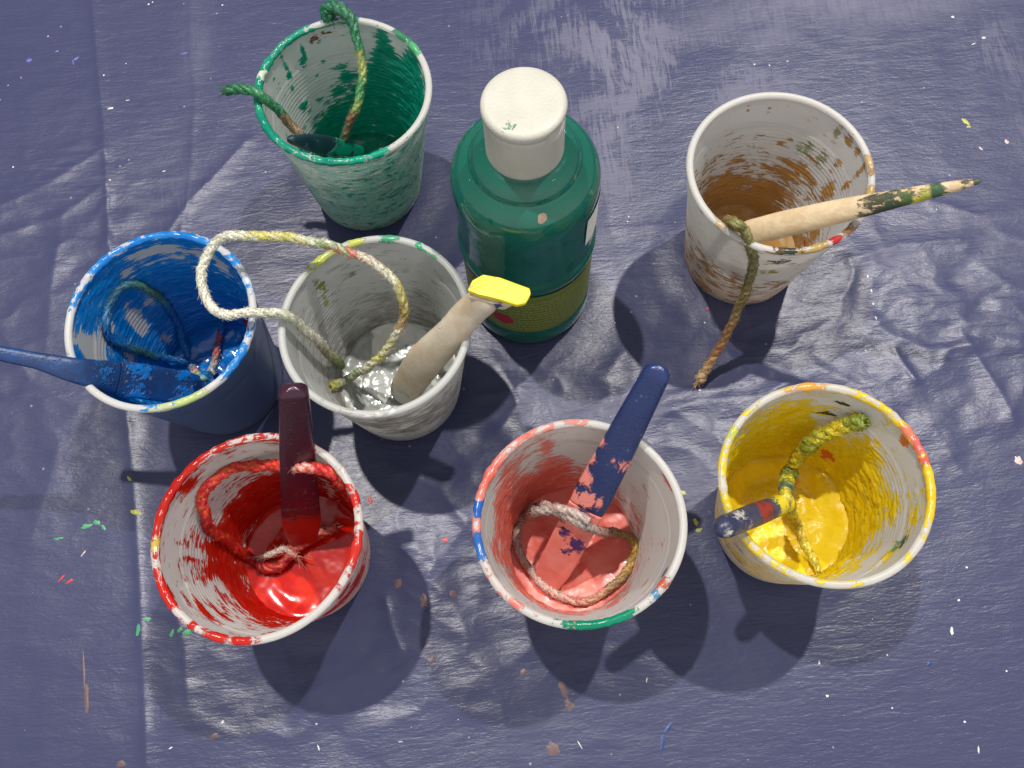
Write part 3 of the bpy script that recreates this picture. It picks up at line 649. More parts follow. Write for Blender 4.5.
    for k in range(int(fuzz * 1.)):
        i = r_.randrange(n_ - 1); a = r_.uniform(0, 6.28); N1, B1 = fr[i]
        out_ = (N1 * math.cos(a) + B1 * math.sin(a)); d = (out_ * .8 + T[i] * r_.uniform(-1.2, 1.2)).normalized()
        hair(cen[i] + out_ * rr_[i] * .8, d, r_.uniform(.4, 1) * fuzz_len, .09, colr(xs[i], a))
    for which, cnt in enumerate(fray):
        i = 0 if which == 0 else n_ - 1; sgn = -1 if which == 0 else 1
        for k in range(cnt):
            a = r_.uniform(0, 6.28); N1, B1 = fr[i]; d = (T[i] * sgn + (N1 * math.cos(a) + B1 * math.sin(a)) * r_.uniform(.1, .7)).normalized()
            hair(cen[i] + (N1 * math.cos(a) + B1 * math.sin(a)) * r_.uniform(0, rad * .7), d, r_.uniform(2., 4.5), .28, colr(xs[i], a))
    V = np.array([list(v) for v in V]); org = np.array(list(cen[0]))
    A_ = np.concatenate([np.array(Cc), np.ones((len(V), 1))], 1)
    o = mesh_np(name, V - org, Q, YARN, None, org, attrs=dict(acc=A_))
    return tag(o, label, 'string', group)
def L_guess(c_): return sum((b_ - a).length for a, b_ in zip(c_, c_[1:])) * 1.03
def on(cup, px, py, off=1.4):
    h = cups[cup].hit(px, py)
    if h is None: return at(px, py, H)
    loc, nrm, _ = h
    g = cups[cup].pool_b.ray_cast(CAM, ray(px, py))
    if g[0] is not None and (g[0] - CAM).length < (loc - CAM).length: loc, nrm = g[0], g[1] if g[1].z > 0 else -g[1]
    # stand off along the normal but stay on the same sight line
    d = ray(px, py); k = off / max(.35, -nrm.dot(d)); return loc - d * k

# pale cord arching from the grey cup over the blue cup and back
g0, y0, w0, o0, b0 = (.22, .32, .13), (.50, .46, .10), (.55, .54, .44), (.30, .28, .17), (.06, .22, .22)
yarn([on('grey', 331, 387, 2), on('grey', 345, 380, 2.5), at(368, 367, 32), at(388, 348, 44), at(401, 325, 54), at(403, 302, 62), at(393, 280, 68), at(372, 262, 73), at(345, 250, 77), at(318, 243, 82), at(285, 238, 86), at(252, 235, 87), at(226, 238, 86),
      at(210, 250, 84), at(202, 270, 82), at(203, 292, 80), at(213, 308, 79), at(230, 314, 78), at(256, 312, 77), at(282, 315, 74.5), at(300, 325, 66), at(317, 341, 52), at(330, 355, 38), on('grey', 341, 365, 2)], 1.45,
     [(0, (.5, .5, .1)), (.06, w0), (.1, g0), (.14, w0), (.19, y0), (.23, w0), (.27, (.3, .17, .05)), (.3, (.4, .38, .12)), (.36, w0), (.40, (.45, .12, .08)), (.42, g0), (.46, w0), (.5, y0), (.55, w0), (.6, w0), (.66, w0), (.72, (.6, .58, .5)), (.78, (.4, .42, .3)), (.84, w0), (.9, o0), (1, g0)],
     'pale fuzzy cord arching from the grey cup over the blue cup and back', fuzz=420, seed=1, fray=(5, 4))
# red fleck caught on that cord is part of its colour; cord in the blue cup
bl1 = (.0, .12, .38); bl2 = (.03, .25, .33)
yarn([on('blue', 223, 314, 1.5), on('blue', 220, 335, 1.8), on('blue', 217, 352, 2), on('blue', 212, 370, 3), at(202, 378, 36), on('blue', 192, 367, 2), on('blue', 185, 348, 2), on('blue', 178, 325, 1.6), on('blue', 164, 302, 1.6), on('blue', 145, 287, 1.6),
      on('blue', 124, 287, 1.6), on('blue', 110, 302, 1.6), on('blue', 106, 322, 1.6), on('blue', 112, 340, 1.6), on('blue', 132, 350, 1.6), on('blue', 160, 357, 1.6), on('blue', 188, 362, 2)], 1.25,
     [(0, bl1), (.05, (.02, .16, .42)), (.08, (.5, .05, .04)), (.1, (.55, .5, .4)), (.17, (.6, .6, .5)), (.22, bl1), (.27, bl2), (.31, (.5, .5, .2)), (.36, (.6, .55, .4)), (.38, (.5, .05, .04)), (.41, bl2), (.46, (.02, .2, .5)), (.55, bl1), (.64, (.08, .2, .12)), (.7, (.04, .14, .2)), (.8, bl1), (.87, (.03, .12, .1)), (1, bl1)],
     'blue soaked cord with red and white flecks, looped inside the blue cup', fuzz=160, seed=2)
# green cord
yarn([at(225, 91, 74), at(236, 90, 74.5), at(252, 91, 75), at(263, 96, 73.5), at(276, 108, 67), at(290, 124, 60), at(303, 137, 56), at(318, 146, 46), at(338, 146, 40), at(346, 133, 44), at(355, 112, 52), at(361, 88, 59), at(362, 65, 64), at(358, 42, 69), at(353, 25, 73), at(345, 14, 75.5), at(334, 7, 75.5), at(326, 12, 73), at(332, 20, 71)], 1.5,
     [(0, (.01, .10, .04)), (.1, (.03, .2, .08)), (.2, (.02, .14, .06)), (.24, (.22, .12, .06)), (.3, (.02, .12, .06)), (.4, (.02, .1, .06)), (.5, (.1, .12, .06)), (.55, (.25, .12, .07)), (.62, (.22, .36, .1)), (.68, (.05, .25, .1)), (.73, (.3, .3, .08)), (.78, (.02, .16, .07)), (.9, (.02, .13, .06)), (1, (.0, .12, .05))],
     'dark green cord draped over two edges of the farthest back cup', fuzz=220, seed=3, fray=(6, 5), rads=[(0, 1.7), (.5, 1.4), (.8, 1.5), (.9, 2.2), (1, 2.4)])
# red cord
rd = (.48, .02, .01); rd2 = (.60, .05, .02)
yarn([on('red', 345, 486, 3), on('red', 333, 474, 6), at(322, 469, 66), at(302, 466, 65), on('red', 275, 465, 5), on('red', 250, 466, 3), on('red', 228, 472, 2), on('red', 211, 482, 2), on('red', 202, 498, 2), on('red', 203, 516, 2), on('red', 214, 532, 2), on('red', 232, 545, 2), on('red', 248, 558, 2), on('red', 262, 566, 2),
      on('red', 278, 566, 3), on('red', 290, 556, 4), on('red', 304, 543, 4), on('red', 322, 532, 3), on('red', 336, 527, 3)], 1.75,
     [(0, rd), (.1, rd), (.13, (.6, .3, .25)), (.16, rd2), (.3, rd2), (.5, rd), (.7, rd), (.8, (.35, .01, .01)), (.88, (.5, .06, .04)), (1, (.6, .2, .16))],
     'thick red soaked cord curled inside the wet red cup', fuzz=150, seed=4, coat_lumps=.2, fray=(0, 6))
# frayed pale end of the red cord
yarn([on('red', 264, 556, 5), on('red', 274, 553, 6), on('red', 283, 549, 6.5), on('red', 290, 552, 6), on('red', 297, 556, 5)], .95, [(0, (.75, .6, .5)), (.5, (.7, .6, .52)), (1, (.65, .25, .2))],
     'short frayed whitish cord end lying on the red paint', fuzz=30, fuzz_len=3.5, seed=14, fray=(12, 8), jit=.4)
# pink cup cord
gp = (.40, .31, .28); gp2 = (.55, .38, .33)
PA, PB = at(542, 592, 7), at(624, 436, 74)
def over(px, py): q = line_to(PA, PB, px, py); return at(px, py, q.z + 4.5)
yarn([over(590, 521), over(570, 512), at(552, 507, 42), on('pink', 536, 508, 4), on('pink', 521, 520, 2), on('pink', 516, 538, 2), on('pink', 522, 556, 2), on('pink', 532, 572, 2), on('pink', 545, 587, 2), on('pink', 560, 597, 2), on('pink', 580, 601, 2), on('pink', 603, 593, 2), on('pink', 622, 577, 2), on('pink', 633, 560, 2), on('pink', 635, 545, 2),
      on('pink', 627, 536, 3), on('pink', 614, 533, 8), at(600, 531, 36), over(583, 524), over(565, 515), over(550, 511), at(538, 511, 36), on('pink', 528, 515, 3)], 1.45,
     [(0, gp), (.15, gp2), (.22, (.35, .16, .1)), (.3, gp), (.38, gp2), (.45, (.5, .2, .15)), (.52, (.42, .3, .14)), (.58, (.55, .36, .08)), (.64, (.4, .28, .15)), (.72, (.42, .22, .17)), (.8, (.33, .28, .25)), (.9, (.38, .33, .29)), (1, gp2)],
     'greyish pink cord coiled in a ring on the salmon paint', fuzz=140, seed=5)
# yellow cup cord
yarn([on('yellow', 866, 421, 3), on('yellow', 850, 425, 5), on('yellow', 830, 431, 8), on('yellow', 811, 443, 12), on('yellow', 797, 459, 16), on('yellow', 788, 478, 18), at(786, 498, 62), on('yellow', 794, 518, 14), on('yellow', 803, 537, 9), on('yellow', 811, 555, 5), on('yellow', 820, 572, 3)], 1.9,
     [(0, (.2, .25, .03)), (.08, (.6, .48, .02)), (.15, (.25, .3, .04)), (.22, (.65, .52, .02)), (.3, (.18, .24, .05)), (.38, (.6, .5, .02)), (.46, (.08, .16, .08)), (.52, (.06, .12, .12)), (.58, (.55, .45, .03)), (.66, (.3, .3, .05)), (.72, (.6, .5, .03)), (.85, (.5, .4, .05)), (1, (.6, .5, .05))],
     'cord clotted with yellow and green paint, bent across the yellow cup', rads=[(0, 2.6), (.3, 2.3), (.5, 1.7), (1, 1.4)], fuzz=200, seed=6, coat_lumps=.35, fray=(3, 3))
# brown cup cord, hanging outside
yarn([on('brown', 724, 224, 2), at(733, 223, 73), at(742, 228, 74), at(748, 240, 71), at(753, 258, 62), at(752, 272, 54), at(746, 290, 44), at(738, 308, 34), at(730, 328, 24), at(720, 347, 15), at(708, 366, 7), at(698, 381, 2.2)], 1.55,
     [(0, (.4, .22, .1)), (.1, (.32, .2, .08)), (.25, (.30, .2, .07)), (.35, (.14, .11, .04)), (.45, (.2, .17, .05)), (.6, (.17, .16, .06)), (.75, (.26, .19, .07)), (.9, (.36, .17, .08)), (1, (.5, .35, .18))],
     'ochre stained cord hanging down outside the brown streaked cup', fuzz=160, seed=7, fray=(0, 16), rads=[(0, 1.6), (.3, 1.9), (.7, 1.5), (.93, 1.5), (1, 2.1)])

# ---------------------------------------------------------------- bottle
BC = Vector((11.06, 167.0, 0))
def lathe(prof, nt_=160, close_top=False):
    prof = np.array(prof); n_ = len(prof); t_ = np.linspace(0, 2 * np.pi, nt_, endpoint=False)
    th = np.tile(t_, n_); r = np.repeat(prof[:, 0], nt_); z = np.repeat(prof[:, 1], nt_)
    return np.stack([r * np.cos(th), r * np.sin(th), z], 1), grid_quads(n_, nt_), th, r, z
def smooth_prof(p, k=5):
    p = [Vector((a, b_, 0)) for a, b_ in p]; q, _ = smooth_path(p, len(p) * k); return [(v.x, v.y) for v in q]
body = smooth_prof([(.3, .6), (22, .5), (25.4, 1.), (26.3, 3.2), (26.5, 7), (26.4, 11), (26.0, 12.6)], 6) + [(25.9, z) for z in np.linspace(13.4, 49, 14)] + \
    smooth_prof([(25.9, 49.6), (26.3, 50.8), (26.7, 52.6), (26.9, 54.6), (26.7, 56.6), (26.1, 58.2), (25.8, 60), (25.7, 72), (25.7, 82), (25.9, 86), (26.0, 89.), (26.1, 93.), (25.7, 97.), (24.4, 100.4), (22.5, 102.8), (20.8, 104.0), (19.6, 104.5), (19.2, 104.9), (18.6, 106.6), (17.2, 108.6), (15.0, 110), (12.6, 110.8), (11, 112.5), (9, 113)], 5)
V, Q, th, r, z = lathe(body, 200)
bot = thing('paint_bottle', 'squat green poster paint bottle with a white flip cap', 'bottle', BC)
mt, nt, b, out = new_mat('bottle_green'); N = NB(nt)
n = N.noise(N.obj(), 35, 3, .5); a = N.attr('acc'); n2 = N.noise(N.obj(off=(2, 1, 4)), 260, 4, .6)
am = N.ss(.45, .6, N.m('ADD', a.outputs['Alpha'], N.m('MULTIPLY', N.m('SUBTRACT', n2, .5), 1.6)))
cc = N.mix(am, N.mix(N.ss(.3, .7, n), (.0, .085, .055), (.0, .11, .07)), a.outputs['Color'])
P(b, Base_Color=cc, Roughness=N.m('ADD', .07, N.m('MULTIPLY', n2, .10)), Specular_IOR_Level=.5, Coat_Weight=.35, Coat_Roughness=.06, Normal=N.bump(N.m('ADD', n, N.m('MULTIPLY', N.ss(.60, .66, n2), .12)), .003, .3))
def onb(px, py, z_): return at(px, py, z_) - BC
def accb(V, lst):
    A = np.zeros((len(V), 4))
    for px, py, z_, rad, rgb, k in lst:
        p = np.array(onb(px, py, z_)); g = np.exp(-((V - p) ** 2).sum(1) / rad ** 2) * k; up_ = g > A[:, 3]; A[up_, :3] = rgb; A[:, 3] = np.maximum(A[:, 3], g)
    return A
A = accb(V, [(470, 140, 99, 4, (.03, .33, .22), .85), (464, 155, 97, 4, (.03, .33, .22), .85), (460, 168, 94, 3, (.03, .3, .2), .7), (542, 218, 102, 1.6, (.3, .2, .15), 1.2), (475, 128, 101, 3, (.03, .3, .2), .7)])
mesh_np('body', V, Q, mt, bot, attrs=dict(acc=A))
# cap
cm = tool_mat('white_cap_plastic', (.46, .45, .39), (.42, .41, .35), rough=.33, freq=60)
capp = [(12.4, 110.6), (12.95, 111.2)] + [(12.9, z_) for z_ in np.linspace(112, 129.4, 12)] + [(12.8, 129.7), (11.9, 129.8), (11.8, 130.9), (13.1, 131.0), (13.35, 131.3), (13.4, 132.8), (13.2, 133.6), (12.6, 134.3), (11.4, 134.5), (9, 134.45), (5, 134.35), (.01, 134.3)]
V, Q, th, r, z = lathe(capp, 128)
na = D2(-38)                                    # thumb notch under the lid
g = 1.5 * np.exp(-(angd(th, na) / .36) ** 4) * np.exp(-((z - 130.2) / 1.9) ** 4); V[:, 0] -= np.cos(th) * g * 1.6; V[:, 1] -= np.sin(th) * g * 1.6
A = accb(V, [(506, 127, 134, 1.6, (.02, .3, .08), 1.1), (513, 129, 134, 1.2, (.02, .3, .08), .9), (545, 82, 134, 1., (.5, .48, .4), .6), (532, 84, 134, .8, (.4, .38, .3), .6), (530, 131, 133, 2.4, (.5, .6, .1), .35)])
mesh_np('cap', V, Q, cm, bot, attrs=dict(acc=A))
# printed label band with fine unreadable print and a red mark
mt, nt, b, out = new_mat('olive_label'); N = NB(nt)
tc = N.n('ShaderNodeUVMap'); tc.uv_map = 'UVMap'
def uvmap(sx, sy):
    mp = N.n('ShaderNodeMapping'); nt.links.new(tc.outputs[0], mp.inputs[0]); mp.inputs['Scale'].default_value = (sx, sy, 1); return mp.outputs[0]
sep = N.n('ShaderNodeSeparateXYZ'); nt.links.new(tc.outputs[0], sep.inputs[0]); u_, v_ = sep.outputs[0], sep.outputs[1]
rows = N.m('FRACT', N.m('MULTIPLY', v_, 14)); rowm = N.m('MULTIPLY', N.ss(.2, .3, rows), N.ss(.8, .7, rows))
let = N.noise(uvmap(190, 28), 1, 2, .7); txt = N.m('MULTIPLY', rowm, N.ss(.47, .52, let))
txt = N.m('MULTIPLY', txt, N.m('MULTIPLY', N.ss(.06, .1, v_), N.ss(.9, .86, v_)))
cc = N.mix(N.m('MULTIPLY', txt, .5), (.12, .155, .016), (.50, .52, .20))
edge = N.m('MAXIMUM', N.m('MULTIPLY', N.ss(.93, .935, v_), N.ss(.965, .96, v_)), N.m('MULTIPLY', N.ss(.03, .035, v_), N.ss(.065, .06, v_)))
cc = N.mix(edge, cc, (.16, .22, .07))
du = N.m('SUBTRACT', u_, .672); dv = N.m('MULTIPLY', N.m('SUBTRACT', v_, .30), .22)
dd = N.m('ADD', N.m('MULTIPLY', du, du), N.m('MULTIPLY', dv, dv)); cc = N.mix(N.ss(.0009, .0007, dd), cc, (.36, .012, .03))
P(b, Base_Color=cc, Roughness=.45, Specular_IOR_Level=.3)
lab = [(26.15, z_) for z_ in np.linspace(14.2, 49, 18)]
nl = 200; V, Q, th, r, z = lathe(lab, nl)
lo = mesh_np('label_band', V, Q, mt, bot)
uv = lo.data.uv_layers.new(name='UVMap'); vi = np.zeros(len(lo.data.loops), np.int32); lo.data.loops.foreach_get('vertex_index', vi)
uvs = np.stack([th[vi] / (2 * np.pi), (z[vi] - 14.2) / 34.8], 1); uvs[:, 0] = np.where(False, uvs[:, 0], uvs[:, 0])
qv = uvs.reshape(-1, 4, 2); wrapm = (qv[:, :, 0].max(1) - qv[:, :, 0].min(1)) > .5; qv[wrapm, :, 0] = np.where(qv[wrapm, :, 0] < .5, qv[wrapm, :, 0] + 1, qv[wrapm, :, 0])
uv.data.foreach_set('uv', qv.ravel())
# white sticker on the right flank of the upper body
tt_ = np.linspace(D2(-40), D2(0), 40); zz_ = np.linspace(70, 88, 14)
Vv = []; nn = len(tt_)
for i, z_ in enumerate(zz_):
    for j, t_ in enumerate(tt_):
        e_ = 26.15 + .12 * sst(80, 88, z_); Vv.append((e_ * math.cos(t_), e_ * math.sin(t_), z_ + .8 * math.sin(j / nn * 3.14) * ((i / 13) - .5)))
sm = tool_mat('sticker_paper', (.75, .75, .68), (.66, .66, .6), rough=.5, freq=300)
mesh_np('sticker', np.array(Vv), grid_quads(14, nn, False), sm, bot, attrs=dict(acc=np.zeros((len(Vv), 4))))

# ---------------------------------------------------------------- tarp
bases = [(c_.c.x - c_.sh[0], c_.c.y - c_.sh[1], RB) for c_ in cups.values()] + [(BC.x, BC.y, 27)]
creases = [  # pixel polyline, height mm, half width mm
    ([(92, 0), (97, 60), (103, 120), (106, 170), (108, 240)], .9, 2.2), ([(108, 235), (122, 350), (128, 430), (135, 520), (140, 600), (147, 768)], .9, 2.6),
    ([(190, 0), (195, 100), (188, 200), (180, 235)], .5, 3), ([(247, 140), (215, 175), (190, 200), (165, 235)], 1.1, 3.4), ([(0, 205), (45, 185), (100, 150)], 1.1, 5), ([(0, 235), (60, 215), (110, 180)], .8, 5),
    ([(60, 230), (50, 290), (45, 350)], .9, 7), ([(175, 600), (185, 650), (188, 700)], 1.2, 5), ([(270, 560), (278, 640), (300, 700)], .8, 6), ([(385, 600), (392, 630), (400, 650)], 1.0, 2.2),
    ([(420, 560), (450, 600), (500, 700), (510, 768)], .9, 8), ([(450, 690), (520, 660), (560, 610)], .8, 8), ([(400, 470), (440, 490), (470, 530), (540, 545)], 1.0, 7), ([(395, 540), (440, 560), (470, 520)], .8, 5),
    ([(850, 260), (900, 245), (960, 240)], 1.2, 5), ([(640, 420), (700, 400), (760, 395), (800, 380)], 1.0, 6), ([(600, 380), (650, 395), (720, 440)], .8, 6), ([(880, 330), (930, 350), (1020, 345)], 1.1, 6),
    ([(895, 350), (915, 380)], 1.2, 2), ([(960, 330), (1000, 390), (1015, 420)], .9, 3.5), ([(760, 350), (860, 340), (900, 300), (1000, 300)], .9, 7), ([(640, 440), (690, 450), (720, 480)], .9, 5),
    ([(490, 350), (520, 400), (500, 430)], 1.0, 5), ([(470, 360), (600, 370), (680, 350)], .8, 6), ([(930, 420), (960, 470), (1024, 520)], .6, 6), ([(570, 0), (600, 120), (610, 230)], .35, 5),
    ([(20, 400), (60, 440), (30, 540)], .5, 8), ([(200, 430), (170, 480), (150, 560)], .4, 5), ([(930, 200), (980, 215), (1024, 210)], .8, 5), ([(0, 330), (30, 380), (80, 410), (130, 425)], .6, 6)]
CW = []
for pl, h_, w_ in creases:
    q = [np.array(at(px, py, 0))[:2] for px, py in pl]; CW.append((q, h_, w_))
regions = [(at(800, 360, 0), 75, 45, 1.), (at(930, 330, 0), 60, 50, .9), (at(480, 560, 0), 60, 50, 1.), (at(60, 230, 0), 70, 40, .7), (at(560, 400, 0), 50, 40, .8), (at(190, 640, 0), 40, 45, .5), (at(330, 700, 0), 60, 30, .5), (at(60, 380, 0), 60, 50, .5)]
def tarp_z(x, y):
    x = np.asarray(x, float); y = np.asarray(y, float)
    z_ = 1.1 * fbm(x * .010, y * .007, .5, 2) + .25 * noise3(x * .06 + 3, y * .018, 2.)
    wx = x + 7 * noise3(x * .03, y * .03, 5.); wy_ = y + 7 * noise3(x * .03, y * .03, 8.)
    reg = .18
    for p, a, b_, k in regions: reg = reg + k * np.exp(-((x - p.x) / a) ** 2 - ((y - p.y) / b_) ** 2)
    reg = np.clip(reg, 0, 1.2)
    f1 = 1 - np.abs(fbm(wx * .022, wy_ * .034, 4., 3, .55)) * 2.6
    f2 = 1 - np.abs(fbm(wx * .055 + 9, wy_ * .08, 7., 3, .55)) * 2.6
    z_ = z_ + reg * (.68 * (f1 - .4) + .12 * (f2 - .4))
    for q, h_, w_ in CW:
        best = np.full(x.shape, 1e9)
        for a, b_ in zip(q, q[1:]):
            d = b_ - a; t_ = np.clip(((x - a[0]) * d[0] + (y - a[1]) * d[1]) / (d @ d), 0, 1)
            dist = np.hypot(x - a[0] - t_ * d[0], y - a[1] - t_ * d[1]); best = np.minimum(best, dist)
        z_ = z_ + h_ * .8 * np.exp(-(best / w_) ** 1.05) * (1 + .5 * noise3(x * .07, y * .07, h_ * 9))
    z_ = z_ - .8
    for cx_, cy_, r_ in bases:
        d = np.hypot(x - cx_, y - cy_); k = sst(r_ + 1, r_ + 16, d); z_ = z_ * k - .12 * (1 - k)
    return z_
def axis(lo, hi, stp, far):
    a = list(np.arange(lo, hi + stp, stp)); s_ = stp
    while a[-1] < far: s_ *= 1.12; a.append(a[-1] + s_)
    s_ = stp; l = []
    v = lo
    while v > -far: s_ *= 1.12; v -= s_; l.append(v)
    return np.array(l[::-1] + a)
ax_ = axis(-265, 285, .95, 1400); ay_ = axis(-65, 375, .95, 1400)
X, Y = np.meshgrid(ax_, ay_); Z = tarp_z(X.ravel(), Y.ravel())
edge_ = np.exp(-np.maximum(np.abs(X.ravel()) - 600, 0) / 400)
TV = np.stack([X.ravel(), Y.ravel(), Z], 1); TQ = grid_quads(len(ay_), len(ax_), False)
# dried drips of paint belong to the cloth's own mesh
dV = []; dQ = []; dM = []
DC = {'white': (.72, .73, .74), 'green': (.05, .30, .13), 'yellow': (.42, .43, .06), 'red': (.62, .04, .03), 'brown': (.115, .06, .062), 'blue': (.01, .04, .16), 'violet': (.10, .12, .42), 'pinkw': (.6, .45, .42)}
names = list(DC)
def drip(px, py, a, b_, ang, cn, hgt=.12, rough_=.35):
    """a, b_ half sizes in mm"""
    p = at(px, py, 0); n1, n2_ = 22, 4; a, b_ = (a * .65, b_ * .65) if cn == 'white' else (a, b_); base = len(TV) + len(dV); ca, sa = math.cos(ang), math.sin(ang); ph = random.uniform(0, 99)
    loc_ = []
    for j in range(n2_):
        q = 1 - j / n2_ if j < n2_ else 0
        for i in range(n1):
            t_ = 2 * math.pi * i / n1; rr_ = (1 + rough_ * float(noise3(math.cos(t_) * 1.7 + ph, math.sin(t_) * 1.7, ph)) * 2.2) * q
            u, v = a * rr_ * math.cos(t_), b_ * rr_ * math.sin(t_); loc_.append((p.x + u * ca - v * sa, p.y + u * sa + v * ca, (1 - q ** 2)))
    loc_.append((p.x, p.y, 1.)); L_ = np.array(loc_); zz = tarp_z(L_[:, 0], L_[:, 1]) + .04 + hgt * L_[:, 2]
    for (x_, y_, _), z_ in zip(loc_, zz): dV.append((x_, y_, z_))
    for j in range(n2_ - 1):
        for i in range(n1): dQ.append([base + j * n1 + i, base + j * n1 + (i + 1) % n1, base + (j + 1) * n1 + (i + 1) % n1, base + (j + 1) * n1 + i]); dM.append(names.index(cn) + 1)
    for i in range(n1): dQ.append([base + (n2_ - 1) * n1 + i, base + (n2_ - 1) * n1 + (i + 1) % n1, base + n2_ * n1, base + n2_ * n1]); dM.append(names.index(cn) + 1)
for d in [(110, 107, 2.2, .8, .2, 'white'), (127, 99, 1.6, .35, .1, 'white'), (103, 74, .7, .6, 0, 'white'), (148, 3, .7, .7, 0, 'white'), (152, 1, .6, .5, 0, 'white'), (222, 4, .8, .6, 0, 'white'), (12, 166, .7, .6, 0, 'white'), (47, 35, .6, .5, 0, 'white'),
          (110, 180, .8, .5, 0, 'white'), (163, 170, 1.3, .4, .2, 'white'), (125, 62, .5, .4, 0, 'white'), (7, 84, .5, .4, 0, 'white'), (28, 59, 1.4, 1.2, 0, 'violet'), (75, 57, 1.8, .5, .6, 'violet'), (183, 52, 2, .4, .2, 'violet'), (56, 50, 1, .5, .4, 'violet'), (72, 61, 1.4, .4, 1.9, 'violet'),
          (85, 526, 2.2, 1.0, .2, 'green'), (95, 522, 1.6, .9, -.4, 'green'), (102, 527, 1.4, .6, -.9, 'green'), (57, 538, 2., .5, .1, 'green'), (135, 512, 2.6, 1., -.4, 'yellow'), (128, 478, 1.4, .5, -.9, 'yellow'), (60, 578, 1.6, .35, .9, 'red'), (68, 581, 1.5, .55, .5, 'red'), (82, 553, 1.4, .35, .9, 'pinkw'),
          (138, 630, .8, 2.4, 0, 'green'), (147, 619, 1.3, .8, 0, 'green'), (172, 633, .7, 1.6, -.4, 'green'), (180, 630, 1.2, .8, .4, 'green'), (187, 633, 1.6, 1.2, .4, 'green'),
          (222, 722, .7, 1.0, -.4, 'white'), (170, 748, 1., .4, .4, 'white'), (400, 742, 1.3, .25, 0, 'white'), (318, 748, .4, 1.6, .3, 'white'), (316, 724, .5, .4, 0, 'white'), (83, 672, .5, 8, .12, 'brown'), (86, 700, .8, 6, .1, 'brown'), (214, 736, 1.6, 1., .4, 'brown'), (120, 764, 1.6, 1.2, 0, 'brown'),
          (564, 690, 1.4, 3.4, .4, 'brown'), (569, 705, 1.4, 2.2, .6, 'brown'), (553, 750, 2.2, 2.8, .5, 'brown'), (398, 583, 1.6, 2., 0, 'brown'), (424, 600, 1.6, 2.4, 0, 'brown'), (453, 594, 1.6, 1.2, 0, 'brown'), (432, 660, 1.4, 1.2, 0, 'brown'), (524, 672, 1.2, 1.2, 0, 'brown'), (445, 540, 1, 1, 0, 'red'), (370, 500, .7, 1.8, .3, 'red'),
          (663, 743, .8, 4.2, -.3, 'blue'), (669, 728, .7, 3, -.7, 'blue'), (683, 492, 1.4, .9, -.5, 'yellow'), (696, 522, .9, 1.6, .3, 'yellow'), (699, 530, 1.3, .8, .4, 'yellow'), (967, 120, 1.0, 2.0, .5, 'yellow'), (970, 125, 1.0, .6, 0, 'yellow'), (982, 147, .5, 1.2, .5, 'pinkw'), (1008, 140, .8, 1., .5, 'pinkw'),
          (985, 36, 1.5, .8, 0, 'white'), (975, 42, 1.6, .4, .3, 'white'), (954, 15, 1.2, .8, 0, 'white'), (755, 63, .7, .6, 0, 'white'), (770, 64, .6, .6, 0, 'white'), (788, 60, .9, .4, .3, 'white'), (618, 126, .5, .6, 0, 'white'), (960, 600, .8, .7, 0, 'white'),
          (820, 663, .5, 1.1, 0, 'white'), (828, 696, .8, .7, 0, 'white'), (888, 655, .5, .5, 0, 'white'), (966, 722, .7, .6, 0, 'white'), (953, 631, 1., 2.2, 0, 'white'), (930, 664, .9, .8, .3, 'blue'), (1008, 671, .6, .5, 0, 'white'), (968, 567, .6, .6, 0, 'white'), (893, 708, .5, .5, 0, 'white'), (980, 750, .4, 2.4, -.2, 'white'),
          (647, 680, .3, 1.6, -.3, 'white'), (580, 745, .3, 2.6, .5, 'white'), (868, 276, .5, 1.2, .1, 'white'), (872, 290, .6, 1., .1, 'white'), (874, 303, .6, 1., .1, 'white'), (876, 318, .4, 1.3, .1, 'white'), (866, 350, .6, .5, 0, 'white'), (629, 215, .6, .5, 0, 'white'), (705, 322, .6, .5, 0, 'white'), (708, 308, .6, .6, 0, 'red'),
          (700, 390, .8, .6, 0, 'white'), (1020, 460, 1.5, 2, 0, 'pinkw'), (615, 322, .5, .5, 0, 'white'), (628, 220, .5, .5, 0, 'white'), (855, 208, .5, .5, 0, 'white'), (937, 209, .5, .4, 0, 'white')]:
    drip(*d)
for k in range(22):
    drip(random.uniform(0, 1024), random.uniform(0, 768), random.uniform(.12, .32), random.uniform(.12, .3), random.uniform(0, 3), random.choice(['white'] * 5 + ['pinkw', 'violet']), .08)
V = np.vstack([TV, np.array(dV)])
mt, nt, b, out = new_mat('indigo_tarp'); N = NB(nt)
big = N.noise(N.obj(), 9, 4, .6); fine = N.noise(N.obj(180, 900, 1), 1, 3, .6, .3); mid = N.noise(N.obj(60, 260, 1), 1, 4, .6, .8)
scu = N.noise(N.obj(330, 34, 1, (1, 0, 0)), 1, 5, .7, 1.4); scu2 = N.noise(N.obj(28, 380, 1, (4, 2, 0)), 1, 5, .7, 1.2); cloud = N.noise(N.obj(off=(.3, .7, 0)), 22, 4, .6, .8)
a = N.attr('scuff').outputs['Fac']; a2 = N.attr('scuff2').outputs['Fac']; a3 = N.attr('smudge').outputs['Fac']
wearm = N.m('MULTIPLY', N.ss(.47, .70, N.m('ADD', scu, N.m('MULTIPLY', N.m('SUBTRACT', cloud, .5), 1.3))), a)
wear2 = N.m('MULTIPLY', N.ss(.50, .72, N.m('ADD', scu2, N.m('MULTIPLY', N.m('SUBTRACT', cloud, .5), .5))), a2)
wear3 = N.m('MULTIPLY', N.ss(.3, .62, N.m('ADD', N.m('MULTIPLY', cloud, .6), N.m('MULTIPLY', scu, .4))), a3)
cc = N.mix(N.ss(.3, .7, big), (.032, .037, .092), (.037, .042, .098))
cc = N.mix(N.ss(.35, .75, cloud, 0, .35), cc, (.040, .042, .100))
dust = N.m('MAXIMUM', N.m('MAXIMUM', wearm, wear2), wear3)
